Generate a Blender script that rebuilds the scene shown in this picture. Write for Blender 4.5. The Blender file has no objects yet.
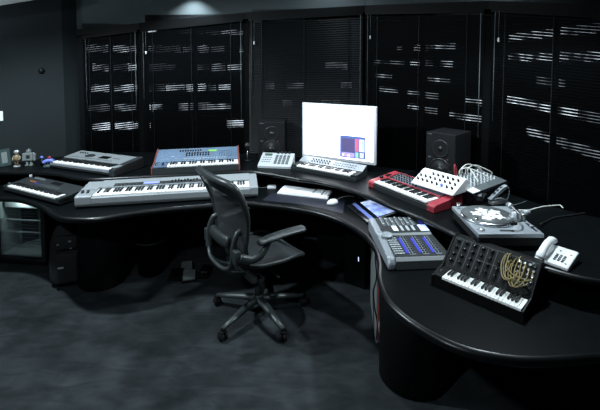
import bpy, bmesh, math, random
from mathutils import Vector, Matrix
random.seed(7)
SC = bpy.context.scene
COL = SC.collection

# ------------------------------------------------------------------ camera
F, PIT, ROL, CX, CY, H = 400.0, 0.055, 0.002, 312.0, 81.0, 1.85
cp, sp = math.cos(PIT), math.sin(PIT)
cr, sr = math.cos(ROL), math.sin(ROL)
def R_(a, b, c): return Vector((a, cp*b+sp*c, -sp*b+cp*c))
def ray(px, py):
    x, y = px-CX, -(py-CY)
    x, y = cr*x-sr*y, sr*x+cr*y
    return R_(x, F, y)
def at(px, py, z):
    """the point at height z that stands behind a point of the picture"""
    d = ray(px, py); t = (z-H)/d.z
    return Vector((d.x*t, d.y*t, z))
cam = bpy.data.cameras.new('camera')
cam_o = bpy.data.objects.new('camera', cam); COL.objects.link(cam_o)
X, Y, Z = R_(cr, 0, sr), R_(-sr, 0, cr), -R_(0, 1, 0)
cam_o.matrix_world = Matrix(((X.x, Y.x, Z.x, 0), (X.y, Y.y, Z.y, 0), (X.z, Y.z, Z.z, H), (0, 0, 0, 1)))
cam.sensor_fit = 'HORIZONTAL'; cam.sensor_width = 36; cam.lens = F*36/600
cam.shift_x = (300-CX)/600; cam.shift_y = -(205-CY)/600
cam.clip_start = 0.05; cam.clip_end = 300
SC.camera = cam_o

# ------------------------------------------------------------------ world, exposure, room lights, added fills
w = bpy.data.worlds.new('night'); SC.world = w; w.use_nodes = True
w.node_tree.nodes['Background'].inputs[0].default_value = (0.55, 0.75, 0.9, 1)
w.node_tree.nodes['Background'].inputs[1].default_value = 0.03
SC.view_settings.view_transform = 'Standard'; SC.view_settings.look = 'None'
SC.view_settings.gamma = 1; SC.view_settings.use_curve_mapping = False
SC.view_settings.exposure = 0.0
LC = (0.80, 0.93, 1.0)
def spot(name, loc, target, power, size, blend=0.6, rad=0.04, col=LC):
    l = bpy.data.lights.new(name, 'SPOT'); l.energy = power; l.spot_size = math.radians(size)
    l.spot_blend = blend; l.shadow_soft_size = rad; l.color = col
    o = bpy.data.objects.new(name, l); COL.objects.link(o); o.location = loc
    o.rotation_euler = (Vector(target)-Vector(loc)).to_track_quat('-Z', 'Y').to_euler()
    return o
spot('downlight_over_left_desk', (-2.1, 2.52, 2.66), (-1.2, 2.7, 0), 270, 150, 0.5, 0.05)
spot('downlight_over_right_desk', (1.15, 2.50, 2.50), (0.85, 2.1, 0), 150, 140, 0.6, 0.05)
spot('downlight_over_centre', (-0.1, 2.95, 2.66), (0.0, 3.2, 0), 100, 95, 0.9, 0.05)
spot('wall_washer', (-1.28, 4.13, 2.60), (-1.28, 4.16, 1.0), 48, 110, 0.7, 0.02)
spot('wall_washer_far', (0.15, 3.75, 2.66), (0.2, 4.1, 2.1), 7, 140, 0.9, 0.02)
spot('fill_behind_viewer', (-1.3, 0.3, 2.66), (-1.5, 2.3, 0), 95, 140, 0.7, 0.06)  # unseen fill, added to lift the shade under the desks
spot('fill_under_ceiling_band', (-3.1, 2.9, 1.7), (-2.95, 3.4, 2.4), 22, 90, 0.8, 0.04)  # added fill, out of view, brightens the lowered ceiling band at the left
spot('fascia_fill_right', (1.35, 2.95, 2.66), (1.6, 3.2, 2.1), 4, 140, 0.9, 0.02)  # added fill standing in for ambient ceiling light on the right fascia

# ------------------------------------------------------------------ materials
MATS = {}
def mat(name, col, rough=0.5, metal=0.0, emit=0.0, ecol=None, noise=0.0, nscale=20, bump=0.0, bscale=200, spec=0.5, coat=0.0, alpha=1.0, trans=0.0):
    if name in MATS: return MATS[name]
    m = bpy.data.materials.new(name); m.use_nodes = True
    nt = m.node_tree; b = nt.nodes['Principled BSDF']
    b.inputs['Base Color'].default_value = (*col, 1); b.inputs['Roughness'].default_value = rough
    b.inputs['Metallic'].default_value = metal; b.inputs['Specular IOR Level'].default_value = spec
    b.inputs['Coat Weight'].default_value = coat; b.inputs['Transmission Weight'].default_value = trans
    if emit:
        b.inputs['Emission Color'].default_value = (*(ecol or col), 1); b.inputs['Emission Strength'].default_value = emit
    if noise or bump:
        tc = nt.nodes.new('ShaderNodeTexCoord')
    if noise:
        n = nt.nodes.new('ShaderNodeTexNoise'); n.inputs['Scale'].default_value = nscale; n.inputs['Detail'].default_value = 6
        r = nt.nodes.new('ShaderNodeMapRange'); r.inputs[3].default_value = 1-noise; r.inputs[4].default_value = 1+noise
        r.inputs[1].default_value = 0.3; r.inputs[2].default_value = 0.7
        mx = nt.nodes.new('ShaderNodeVectorMath'); mx.operation = 'SCALE'; mx.inputs[0].default_value = col
        nt.links.new(tc.outputs['Object'], n.inputs['Vector']); nt.links.new(n.outputs[0], r.inputs[0])
        nt.links.new(r.outputs[0], mx.inputs['Scale']); nt.links.new(mx.outputs[0], b.inputs['Base Color'])
    if bump:
        n2 = nt.nodes.new('ShaderNodeTexNoise'); n2.inputs['Scale'].default_value = bscale
        bp = nt.nodes.new('ShaderNodeBump'); bp.inputs['Strength'].default_value = bump; bp.inputs['Distance'].default_value = 0.004
        nt.links.new(tc.outputs['Object'], n2.inputs['Vector']); nt.links.new(n2.outputs[0], bp.inputs['Height'])
        nt.links.new(bp.outputs[0], b.inputs['Normal'])
    MATS[name] = m
    return m
M = dict(
    carpet=mat('carpet_dark', (0.027, 0.032, 0.035), 0.95, noise=0.35, nscale=4.5, bump=0.8, bscale=260, spec=0.1),
    wall=mat('wall_paint', (0.015, 0.020, 0.022), 0.8, noise=0.05, nscale=3, spec=0.2),
    fascia=mat('fascia_paint', (0.075, 0.092, 0.098), 0.75, spec=0.2),
    ceil=mat('ceiling_paint', (0.6, 0.63, 0.64), 0.9),
    dark=mat('dark_wall', (0.02, 0.024, 0.026), 0.8, spec=0.2),
    alu=mat('dark_frame', (0.003, 0.0035, 0.004), 0.5, spec=0.08),
    slat=mat('blind_slat', (0.006, 0.007, 0.008), 0.5, spec=0.15),
    cordm=mat('blind_cord', (0.09, 0.105, 0.11), 0.6),
    desk=mat('desk_laminate', (0.0032, 0.0042, 0.0048), 0.36, spec=0.07, noise=0.12, nscale=30),
    rim=mat('desk_rim', (0.0035, 0.0045, 0.005), 0.32, spec=0.4),
    leg=mat('desk_leg_black', (0.0035, 0.0042, 0.0048), 0.6, spec=0.15),
    blk=mat('black_plastic', (0.003, 0.0036, 0.004), 0.45, spec=0.22),
    gblk=mat('gloss_black', (0.006, 0.007, 0.009), 0.15, coat=0.3),
    dgrey=mat('dark_grey_plastic', (0.022, 0.026, 0.028), 0.5, spec=0.35),
    mgrey=mat('mid_grey_plastic', (0.10, 0.115, 0.12), 0.5),
    silver=mat('silver_plastic', (0.30, 0.33, 0.36), 0.38, metal=0.25),
    psil=mat('piano_silver', (0.28, 0.305, 0.32), 0.45, metal=0.1),
    lsilver=mat('light_silver', (0.45, 0.48, 0.50), 0.45, metal=0.1),
    white=mat('white_plastic', (0.82, 0.84, 0.85), 0.4),
    wkey=mat('white_key', (0.88, 0.89, 0.88), 0.3),
    bkey=mat('black_key', (0.008, 0.009, 0.010), 0.3),
    blue=mat('blue_metal_panel', (0.12, 0.185, 0.28), 0.42, metal=0.2, noise=0.15, nscale=6),
    wood=mat('red_wood_cheek', (0.17, 0.04, 0.03), 0.5),
    red=mat('red_lacquer', (0.33, 0.035, 0.05), 0.4, coat=0.1),
    redp=mat('red_cable', (0.28, 0.03, 0.035), 0.5),
    chrome=mat('chrome', (0.75, 0.78, 0.8), 0.2, metal=1.0),
    steel=mat('brushed_steel', (0.55, 0.58, 0.60), 0.35, metal=0.8),
    yellow=mat('mustard_cable', (0.30, 0.235, 0.09), 0.55),
    cone=mat('speaker_cone', (0.008, 0.009, 0.010), 0.35, spec=0.5),
    spk=mat('speaker_cabinet', (0.0045, 0.005, 0.006), 0.6, spec=0.25),
    lcd=mat('lcd_blue', (0.2, 0.25, 0.8), 0.4, emit=0.75, ecol=(0.30, 0.36, 1.0)),
    lcdg=mat('lcd_green', (0.2, 0.5, 0.1), 0.4, emit=0.08, ecol=(0.25, 0.8, 0.12)),
    led=mat('led_red', (0.8, 0.1, 0.05), 0.4, emit=0.5, ecol=(1, 0.12, 0.05)),
    ledb=mat('led_white', (0.7, 0.8, 1.0), 0.4, emit=1.4, ecol=(0.55, 0.65, 1.0)),
    strip=mat('blue_strip', (0.03, 0.04, 0.45), 0.4, emit=0.13, ecol=(0.10, 0.13, 1.0)),
    rubber=mat('black_rubber', (0.012, 0.013, 0.014), 0.8, spec=0.2),
    chairf=mat('graphite_frame', (0.028, 0.034, 0.035), 0.38, spec=0.4),
    chairm=mat('chair_frame_metal', (0.06, 0.072, 0.074), 0.42, metal=0.4),
    fabric=mat('bag_fabric', (0.010, 0.012, 0.014), 0.85, bump=0.5, bscale=400),
    glass=mat('window_glass', (0.9, 0.95, 1.0), 0.02, trans=1.0),
    screen=mat('monitor_screen', (1, 1, 1), 0.4, emit=3.6, ecol=(0.93, 0.95, 1.0)),
    wsil=mat('worn_silver', (0.26, 0.285, 0.30), 0.45, metal=0.2),
    mframe=mat('monitor_bezel', (0.72, 0.74, 0.80), 0.35, metal=0.2),
    tank=mat('mat_blue_black', (0.006, 0.008, 0.018), 0.5),
    skin=mat('fig_tan', (0.26, 0.20, 0.12), 0.6), brown=mat('fig_brown', (0.16, 0.10, 0.06), 0.6),
    robo=mat('fig_grey', (0.20, 0.23, 0.23), 0.5), cream=mat('fig_cream', (0.6, 0.52, 0.45), 0.6),
    fblue=mat('fig_blue', (0.14, 0.2, 0.6), 0.5), fgreen=mat('fig_green', (0.03, 0.06, 0.06), 0.6),
    pcs=mat('tower_silver', (0.26, 0.29, 0.29), 0.5, metal=0.2),
    cbl=mat('black_cable', (0.01, 0.011, 0.012), 0.5),
    wcbl=mat('pale_cable', (0.6, 0.6, 0.56), 0.5),
    orange=mat('orange_plug', (0.7, 0.2, 0.03), 0.5),
)

nt = MATS['carpet_dark'].node_tree; pb = nt.nodes['Principled BSDF']
tc = nt.nodes.new('ShaderNodeTexCoord'); mp = nt.nodes.new('ShaderNodeMapping'); mp.inputs['Rotation'].default_value = (0, 0, 0.7); mp.inputs['Scale'].default_value = (2.4, 7, 1)
n3 = nt.nodes.new('ShaderNodeTexNoise'); n3.inputs['Scale'].default_value = 1.6; n3.inputs['Detail'].default_value = 9; n3.inputs['Distortion'].default_value = 1.2
mr = nt.nodes.new('ShaderNodeMapRange'); mr.inputs[1].default_value = 0.3; mr.inputs[2].default_value = 0.7; mr.inputs[3].default_value = 0.72; mr.inputs[4].default_value = 1.28
ms = nt.nodes.new('ShaderNodeVectorMath'); ms.operation = 'SCALE'
src = pb.inputs['Base Color'].links[0].from_socket
nt.links.new(tc.outputs['Object'], mp.inputs[0]); nt.links.new(mp.outputs[0], n3.inputs['Vector']); nt.links.new(n3.outputs[0], mr.inputs[0])
nt.links.new(src, ms.inputs[0]); nt.links.new(mr.outputs[0], ms.inputs['Scale']); nt.links.new(ms.outputs[0], pb.inputs['Base Color'])

# ------------------------------------------------------------------ mesh builders
class MB:
    def __init__(s): s.bm = bmesh.new(); s.mats = []
    def mi(s, m):
        if m is None: return 0
        m = M[m] if isinstance(m, str) else m
        if m not in s.mats: s.mats.append(m)
        return s.mats.index(m)
    def _fin(s, geom_faces, m, sm=False):
        i = s.mi(m)
        for f in geom_faces: f.material_index = i; f.smooth = sm
    def box(s, x0, x1, y0, y1, z0, z1, m=None, bev=0.0, seg=2, T=None):
        r = bmesh.ops.create_cube(s.bm, size=1.0); vs = r['verts']
        for v in vs:
            v.co = Vector(((x0+x1)/2+v.co.x*(x1-x0), (y0+y1)/2+v.co.y*(y1-y0), (z0+z1)/2+v.co.z*(z1-z0)))
        fs = list({f for v in vs for f in v.link_faces})
        if bev > 0:
            bev = min(bev, 0.45*min(abs(x1-x0), abs(y1-y0), abs(z1-z0)))
            es = list({e for v in vs for e in v.link_edges})
            br = bmesh.ops.bevel(s.bm, geom=vs+es, offset=bev, segments=seg, profile=0.5, affect='EDGES')
            vs = list({v for v in br['verts']} | {v for f in br['faces'] for v in f.verts})
            vs = [v for v in vs if v.is_valid]
            fs = list({f for v in vs for f in v.link_faces})
        if T is not None: bmesh.ops.transform(s.bm, matrix=T, verts=vs)
        s._fin(fs, m, bev > 0 and seg > 2); return s
    def prism(s, prof, x0, x1, m=None, axis='x', T=None, sm=False, bev=0.0):
        """profile of (a,b) points pushed along an axis: x -> (y,z); z -> (x,y); y -> (x,z)"""
        def P(a, b, c):
            return {'x': Vector((c, a, b)), 'z': Vector((a, b, c)), 'y': Vector((a, c, b))}[axis]
        A = [s.bm.verts.new(P(a, b, x0)) for a, b in prof]; B = [s.bm.verts.new(P(a, b, x1)) for a, b in prof]
        n = len(prof); fs = [s.bm.faces.new(A[::-1]), s.bm.faces.new(B)]; sides = []
        for i in range(n):
            f = s.bm.faces.new((A[i], A[(i+1) % n], B[(i+1) % n], B[i])); fs.append(f); sides.append(f)
        if bev > 0:
            es = list({e for f in fs for e in f.edges})
            br = bmesh.ops.bevel(s.bm, geom=A+B+es, offset=bev, segments=2, profile=0.5, affect='EDGES')
            vs = list({v for f in br['faces'] for v in f.verts}|{v for v in br['verts']})
            fs = list({f for v in vs if v.is_valid for f in v.link_faces})
            vv = [v for v in vs if v.is_valid]
        else: vv = A+B
        if T is not None: bmesh.ops.transform(s.bm, matrix=T, verts=vv)
        s._fin(fs, m)
        if sm:
            for f in sides:
                if f.is_valid: f.smooth = True
        return s
    def lathe(s, prof, m=None, n=24, T=None, sm=True):
        """profile of (radius, height) points turned about local z"""
        rings = []
        for r, z in prof:
            if r < 1e-6: rings.append([s.bm.verts.new((0, 0, z))])
            else: rings.append([s.bm.verts.new((r*math.cos(2*math.pi*k/n), r*math.sin(2*math.pi*k/n), z)) for k in range(n)])
        fs = []
        for a, b in zip(rings, rings[1:]):
            for k in range(n):
                k2 = (k+1) % n
                if len(a) == 1 and len(b) == 1: continue
                if len(a) == 1: fs.append(s.bm.faces.new((a[0], b[k2], b[k])))
                elif len(b) == 1: fs.append(s.bm.faces.new((a[k], a[k2], b[0])))
                else: fs.append(s.bm.faces.new((a[k], a[k2], b[k2], b[k])))
        if len(rings[0]) > 1: fs.append(s.bm.faces.new(rings[0][::-1]))
        if len(rings[-1]) > 1: fs.append(s.bm.faces.new(rings[-1]))
        if T is not None: bmesh.ops.transform(s.bm, matrix=T, verts=[v for r in rings for v in r])
        s._fin(fs, m, sm); return s
    def cyl(s, c, r, h, m=None, n=20, T=None, bev=0.0, axis='z'):
        b = bev
        prof = [(r, 0), (r, h)] if not b else [(r-b, 0), (r, b), (r, h-b), (r-b, h)]
        X_ = Matrix.Translation(Vector(c))
        if axis == 'y': X_ = X_ @ Matrix.Rotation(-math.pi/2, 4, 'X')
        if axis == 'x': X_ = X_ @ Matrix.Rotation(math.pi/2, 4, 'Y')
        if T is not None: X_ = T @ X_
        return s.lathe(prof, m, n, X_)
    def ball(s, c, r, m=None, n=16, sc=(1, 1, 1), T=None):
        prof = [(r*math.sin(math.pi*i/8), -r*math.cos(math.pi*i/8)) for i in range(9)]
        prof[0] = (0, -r); prof[-1] = (0, r)
        X_ = Matrix.Translation(Vector(c)) @ Matrix.Diagonal((*sc, 1))
        if T is not None: X_ = T @ X_
        return s.lathe(prof, m, n, X_)
    def tube(s, pts, r, m=None, n=8, closed=False, flat=1.0, T=None, up=None):
        pts = [Vector(p) for p in pts]; N = len(pts)
        rr = r if isinstance(r, (list, tuple)) else [r]*N
        rings = []; prev = Vector(up) if up else None
        for i, p in enumerate(pts):
            t = (pts[(i+1) % N]-pts[i-1]) if closed else (pts[min(i+1, N-1)]-pts[max(i-1, 0)])
            t.normalize()
            a = prev if prev is not None else (Vector((0, 0, 1)) if abs(t.z) < 0.9 else Vector((1, 0, 0)))
            b = t.cross(a); 
            if b.length < 1e-4: b = t.cross(Vector((0.3, 1, 0.2)))
            b.normalize(); a2 = b.cross(t).normalized(); prev = a2
            rings.append([s.bm.verts.new(p+(b*math.cos(2*math.pi*k/n)+a2*math.sin(2*math.pi*k/n)*flat)*rr[i]) for k in range(n)])
        fs = []
        M_ = N if closed else N-1
        for i in range(M_):
            A, B = rings[i], rings[(i+1) % N]
            for k in range(n): fs.append(s.bm.faces.new((A[k], A[(k+1) % n], B[(k+1) % n], B[k])))
        if not closed: fs.append(s.bm.faces.new(rings[0][::-1])); fs.append(s.bm.faces.new(rings[-1]))
        if T is not None: bmesh.ops.transform(s.bm, matrix=T, verts=[v for q in rings for v in q])
        s._fin(fs, m, True); return s
    def quad(s, a, b, c, d, m=None):
        f = s.bm.faces.new([s.bm.verts.new(Vector(p)) for p in (a, b, c, d)]); s._fin([f], m); return s
    def grid(s, fn, nu, nv, m=None, thick=0.0):
        V = [[s.bm.verts.new(Vector(fn(i/nu, j/nv))) for j in range(nv+1)] for i in range(nu+1)]
        fs = [s.bm.faces.new((V[i][j], V[i+1][j], V[i+1][j+1], V[i][j+1])) for i in range(nu) for j in range(nv)]
        s._fin(fs, m, True)
        return s
    def build(s, name, m=None, parent=None, loc=None):
        bmesh.ops.recalc_face_normals(s.bm, faces=s.bm.faces)
        me = bpy.data.meshes.new(name); s.bm.to_mesh(me); s.bm.free()
        if m is not None and not s.mats: me.materials.append(M[m] if isinstance(m, str) else m)
        for k in s.mats: me.materials.append(k)
        o = bpy.data.objects.new(name, me); COL.objects.link(o)
        if parent: o.parent = parent
        if loc is not None: o.location = loc
        return o
def tag(o, label=None, cat=None, group=None, kind=None):
    if label: o['label'] = label
    if cat: o['category'] = cat
    if group: o['group'] = group
    if kind: o['kind'] = kind
    return o
def thing(name, label, cat, loc, rz=0.0, group=None, rx=0.0):
    o = bpy.data.objects.new(name, None); COL.objects.link(o); o.empty_display_size = 0.1
    o.location = loc; o.rotation_euler = (rx, 0, rz)
    return tag(o, label, cat, group)
def copy_part(o, parent, loc=None):
    c = o.copy(); COL.objects.link(c); c.parent = parent
    if loc is not None: c.location = loc
    return c
def smooth(pts, n=6, closed=False):
    pts = [Vector(p) for p in pts]; out = []; N = len(pts)
    rng = range(N if closed else N-1)
    for i in rng:
        if closed: p0, p1, p2, p3 = pts[i-1], pts[i], pts[(i+1) % N], pts[(i+2) % N]
        else: p0, p1, p2, p3 = pts[max(i-1, 0)], pts[i], pts[i+1], pts[min(i+2, N-1)]
        for k in range(n):
            t = k/n
            out.append(0.5*((2*p1)+(p2-p0)*t+(2*p0-5*p1+4*p2-p3)*t*t+(3*p1-p0-3*p2+p3)*t**3))
    if not closed: out.append(pts[-1])
    return out
def struct(name, mb, m=None): return tag(mb.build(name, m), kind='structure')
def base_frame(pfl, pfr, z):
    """front-left and front-right points of a thing in the picture -> its place, turn and width"""
    a, b = at(*pfl, z), at(*pfr, z); d = b-a
    return a, math.atan2(d.y, d.x), d.length

# ------------------------------------------------------------------ the room
ZC = 2.70
fl = MB(); fl.box(-6, 5, -2.5, 9, -0.1, 0, 'carpet'); struct('floor', fl)
ce = MB(); ce.box(-6, 5, -2.5, 9, ZC, ZC+0.1, 'ceil'); struct('ceiling', ce)
# window corners: (x, y, height of the window head)
WP = [(-2.45, 4.19, 2.137), (-1.86, 4.37, 2.22), (-0.68, 4.25, 2.322), (0.54, 4.02, 2.367), (1.46, 3.30, 2.31), (2.14, 2.64, 2.187)]
WEND = (2.50, 2.15)
C0 = Vector((-2.50, 4.02, 0))               # end of the left wall
C1 = C0+Vector((-0.44, -0.39, 0))*4.2       # along the left wall, out of the picture
def wallseg(mb, a, b, z0, z1, m, th=0.12, back=True):
    a, b = Vector((a[0], a[1], 0)), Vector((b[0], b[1], 0)); d = (b-a).normalized(); nrm = Vector((-d.y, d.x, 0))*th
    c, e = b+nrm, a+nrm
    zs = z0 if isinstance(z0, tuple) else (z0, z0)
    V = [mb.bm.verts.new(Vector((p.x, p.y, z))) for p, z in ((a, zs[0]), (b, zs[1]), (c, zs[1]), (e, zs[0]), (a, z1), (b, z1), (c, z1), (e, z1))]
    fs = [mb.bm.faces.new([V[i] for i in q]) for q in ((0, 3, 2, 1), (4, 5, 6, 7), (0, 1, 5, 4), (1, 2, 6, 5), (2, 3, 7, 6), (3, 0, 4, 7))]
    mb._fin(fs, m)
wl = MB(); wallseg(wl, C1, C0, 0, ZC, 'wall'); struct('wall_left', wl)
wr = MB(); wallseg(wr, C0, (WP[0][0], WP[0][1]), 0, ZC, 'wall', 0.1); struct('wall_corner', wr)
wb = MB(); wallseg(wb, WEND, (3.2, -1.8), 0, ZC, 'dark'); struct('wall_right', wb)
wk = MB(); wallseg(wk, (3.2, -1.8), (-4.6, -1.8), 0, ZC, 'dark'); struct('wall_back', wk)
wk = MB(); wallseg(wk, (-4.6, -1.8), (C1.x, C1.y), 0, ZC, 'dark'); struct('wall_side', wk)
# lowered band of ceiling over the left wall
bk = MB()
pa, pb = C0+Vector((0.03, -0.03, 0)), C0+Vector((-0.44, -0.39, 0))*1.6
na = Vector((0.39, -0.44, 0))
q = [(pa, 2.47), (pb, 2.20), (pb+na*1.0, 2.20), (pa+na*1.0, 2.47)]
V = [bk.bm.verts.new(Vector((p.x, p.y, z))) for p, z in q]+[bk.bm.verts.new(Vector((p.x, p.y, ZC))) for p, z in q]
bk._fin([bk.bm.faces.new([V[i] for i in k]) for k in ((0, 3, 2, 1), (4, 5, 6, 7), (0, 1, 5, 4), (1, 2, 6, 5), (2, 3, 7, 6), (3, 0, 4, 7))], 'ceil')
struct('trim_1', bk)
# fascia above the windows and the dark head trim under it
fa = MB()
for i in range(5):
    wallseg(fa, WP[i], WP[i+1], (WP[i][2], WP[i+1][2]), ZC, 'fascia', 0.10)
wallseg(fa, WP[5], WEND, (WP[5][2], 2.1), ZC, 'fascia', 0.10)
struct('wall_window_head', fa)
ht = MB()
for i in range(5):
    a, b = WP[i], WP[i+1]
    a2, b2 = Vector((a[0], a[1], 0)), Vector((b[0], b[1], 0)); d = (b2-a2).normalized(); n_ = Vector((d.y, -d.x, 0))*0.05
    V = []
    for p, zt in ((a2, a[2]), (b2, b[2])):
        for off in (n_*0, n_):
            for dz in (-0.055, 0.012): V.append(ht.bm.verts.new(p+off+Vector((0, 0, zt+dz))))
    ht._fin([ht.bm.faces.new([V[k] for k in f]) for f in ((0, 1, 3, 2), (4, 6, 7, 5), (0, 4, 5, 1), (2, 3, 7, 6), (1, 5, 7, 3), (0, 2, 6, 4))], 'alu')
struct('trim_2', ht)

def facet(i):
    a, b = Vector((WP[i][0], WP[i][1], 0)), Vector((WP[i+1][0], WP[i+1][1], 0)); d = (b-a); L = d.length; d.normalize()
    return a, d, L, Vector((d.y, -d.x, 0))   # last: towards the room
for i in range(5):
    a, d, L, n_ = facet(i); za, zb = WP[i][2], WP[i+1][2]
    win = bpy.data.objects.new('window_%d' % (i+1), None); COL.objects.link(win); tag(win, kind='structure')
    f = MB(); T = Matrix.Translation(a) @ Matrix.Rotation(math.atan2(d.y, d.x), 4, 'Z')
    zt = min(za, zb)
    f.box(0, 0.05, 0.0, 0.06, 0, za-0.0, 'alu', T=T); f.box(L-0.05, L, 0.0, 0.06, 0, zb-0.0, 'alu', T=T)
    f.box(L/2-0.02, L/2+0.02, 0.01, 0.05, 0.1, zt, 'alu', T=T)
    f.box(0.05, L-0.05, 0.0, 0.06, 0, 0.10, 'alu', T=T); f.box(0.05, L-0.05, 0.0, 0.06, zt-0.06, max(za, zb), 'alu', T=T)
    f.build('window_frame', None, win)
    g = MB(); g.box(0.05, L-0.05, 0.03, 0.036, 0.1, zt-0.06, 'glass', T=T); g.build('pane', None, win)

# buildings across the street, rows of lit windows
def lit_mat(k, s):
    m = mat('lit_window_%d' % k, (0.2, 0.2, 0.2), 0.5, emit=s, ecol=(0.85, 0.93, 1.0)); nt = m.node_tree
    tc = nt.nodes.new('ShaderNodeTexCoord'); n = nt.nodes.new('ShaderNodeTexNoise'); n.inputs['Scale'].default_value = 0.55; n.inputs['Detail'].default_value = 4
    mr = nt.nodes.new('ShaderNodeMapRange'); mr.inputs[1].default_value = 0.38; mr.inputs[2].default_value = 0.68; mr.inputs[3].default_value = 0.05*s; mr.inputs[4].default_value = 1.9*s
    nt.links.new(tc.outputs['Object'], n.inputs['Vector']); nt.links.new(n.outputs[0], mr.inputs[0]); nt.links.new(mr.outputs[0], nt.nodes['Principled BSDF'].inputs['Emission Strength'])
    return m
LM = [lit_mat(k, s) for k, s in enumerate((0.3, 0.7, 1.3, 2.4))]
M['tower_dark'] = mat('tower_facade', (0.01, 0.012, 0.015), 0.8)
def tower(px0, px1, d0, d1, rows, label, fill=0.55, wmin=1.0, wmax=3.4, hh=0.95, seed=1, lv=(0, 1, 2)):
    rnd = random.Random(seed)
    def P(px, dist):
        r = ray(px, 59); r.z = 0; r.normalize(); return r*dist
    A, B = P(px0, d0), P(px1, d1); d = B-A; L = d.length; rz = math.atan2(d.y, d.x)
    t = thing('office_building', label, 'building', (A.x, A.y, -30), rz, 'office blocks outside the blinds')
    b = MB(); b.box(0, L, 0.3, 3, 0, 30+22, 'tower_dark')
    for r_ in rows: b.box(-0.1, L+0.1, 0.12, 0.3, 30+r_-0.5-hh/2, 30+r_-0.35-hh/2, 'alu')
    b.build('facade', None, t)
    for r_ in rows:
        x = rnd.uniform(0, 1.2)
        while x < L-0.5:
            w_ = rnd.uniform(wmin, wmax)
            if rnd.random() < fill:
                MB().box(x, min(x+w_, L), 0.16, 0.32, 30+r_-hh/2, 30+r_+hh/2, LM[rnd.choice(lv)]).build('lit_window', None, t)
            x += w_+rnd.uniform(0.1, 0.35)
def zr(py, dist): return H+(59-py)/F*dist
tower(84, 244, 60, 56, [zr(y, 58) for y in (33, 50, 67, 86, 104, 121)], 'dark office block behind the blinds at the left, with rows of lit windows', 0.75, seed=3, lv=(0, 1, 2, 2))
tower(262, 352, 58, 58, [zr(y, 58) for y in (66, 85, 104)], 'mostly dark office block behind the blind that hangs behind the monitor', 0.3, seed=5, lv=(0, 0))
tower(372, 486, 62, 44, [zr(y, 52) for y in (48, 63, 78, 93, 107)], 'dark office block with sparse lit windows behind the blind over the red keyboard', 0.5, 0.8, 2.6, 0.7, seed=11, lv=(0, 1, 1, 2))
tower(500, 660, 54, 34, [zr(y, 48) for y in (38, 57, 77, 98, 122, 146)], 'dark office block with long lit rows behind the blind at the right', 0.9, 4, 9, 0.8, seed=8, lv=(0, 1, 2))

# venetian blinds
BL = ['black venetian blind hanging in the window nearest the left wall', 'black venetian blind hanging behind the blue keyboard',
      'black venetian blind hanging behind the white monitor', 'black venetian blind hanging over the red keyboard and right loudspeaker',
      'black venetian blind hanging behind the telephone at the right end']
for i in range(5):
    a, d, L, n_ = facet(i); za, zb = WP[i][2]-0.055, WP[i+1][2]-0.055
    o = a+n_*0.06
    t = thing('venetian_blind', BL[i], 'blind', (o.x, o.y, 0), math.atan2(d.y, d.x), 'venetian blinds across the windows')
    z0 = 0.14; n = int(((za+zb)/2-z0)/0.0225); s = MB(); g = 0.035 if i else 0.06
    tilt = math.radians((-54, -54, 50, -55, -54)[i])
    for k in range(n):
        f = k/n; A = Vector((g, 0, z0+(za-0.03-z0)*f)); B = Vector((L-0.03, 0, z0+(zb-0.03-z0)*f))
        w_ = 0.0125; c, s_ = math.cos(tilt)*w_, math.sin(tilt)*w_
        up = Vector((0, -math.sin(tilt)*0.0018, math.cos(tilt)*0.0018))
        f1 = [A+Vector((0, -c, -s_)), B+Vector((0, -c, -s_)), B+up, A+up, B+Vector((0, c, s_)), A+Vector((0, c, s_))]
        v = [s.bm.verts.new(p) for p in f1]
        s._fin([s.bm.faces.new((v[0], v[1], v[2], v[3])), s.bm.faces.new((v[3], v[2], v[4], v[5]))], 'slat', True)
    s.build('slats', None, t)
    h = MB(); V = []
    for xx, zz in ((g, za), (L-0.03, zb)):
        for yy in (-0.02, 0.02):
            for dz in (-0.028, 0.0): V.append(h.bm.verts.new((xx, yy, zz+dz)))
    h._fin([h.bm.faces.new([V[k] for k in q_]) for q_ in ((0, 1, 3, 2), (4, 6, 7, 5), (0, 4, 5, 1), (2, 3, 7, 6), (1, 5, 7, 3), (0, 2, 6, 4))], 'alu')
    h.build('headrail', None, t)
    b = MB(); b.box(g, L-0.03, -0.013, 0.013, z0-0.025, z0-0.01, 'alu', 0.003); b.build('bottom_rail', None, t)
    for fx in (0.12, 0.5, 0.88):
        c = MB(); x = g+(L-0.03-g)*fx; c.box(x-0.0022, x+0.0022, -0.019, -0.017, z0, za+(zb-za)*fx-0.03, 'slat'); c.build('ladder_cord', None, t)
    if i < 4:
        xw = L-0.05
        c = MB(); c.tube([(xw, -0.03, zb-0.03), (xw, -0.032, zb-0.6), (xw, -0.03, zb-1.05+0.22*(i == 0))], 0.0035, 'cordm', 6); c.build('tilt_wand', None, t)
    xc = g+0.035
    c = MB(); c.tube([(xc, -0.03, za-0.03), (xc, -0.03, za-(0.75 if i < 3 else 0.9))], 0.0024, 'cordm', 5)
    c.build('pull_cord', None, t)
    if i:
        k_ = MB(); k_.lathe([(0.002, 0), (0.009, 0.006), (0.007, 0.03), (0.002, 0.036)], 'white', 8, Matrix.Translation((xc+0.03, -0.03, za-0.27))); k_.tube([(xc+0.03, -0.03, za-0.03), (xc+0.03, -0.03, za-0.235)], 0.0018, 'cordm', 5)
        tag(k_.build('cord_tassel', None, t), 'small white cord tassel')

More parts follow.
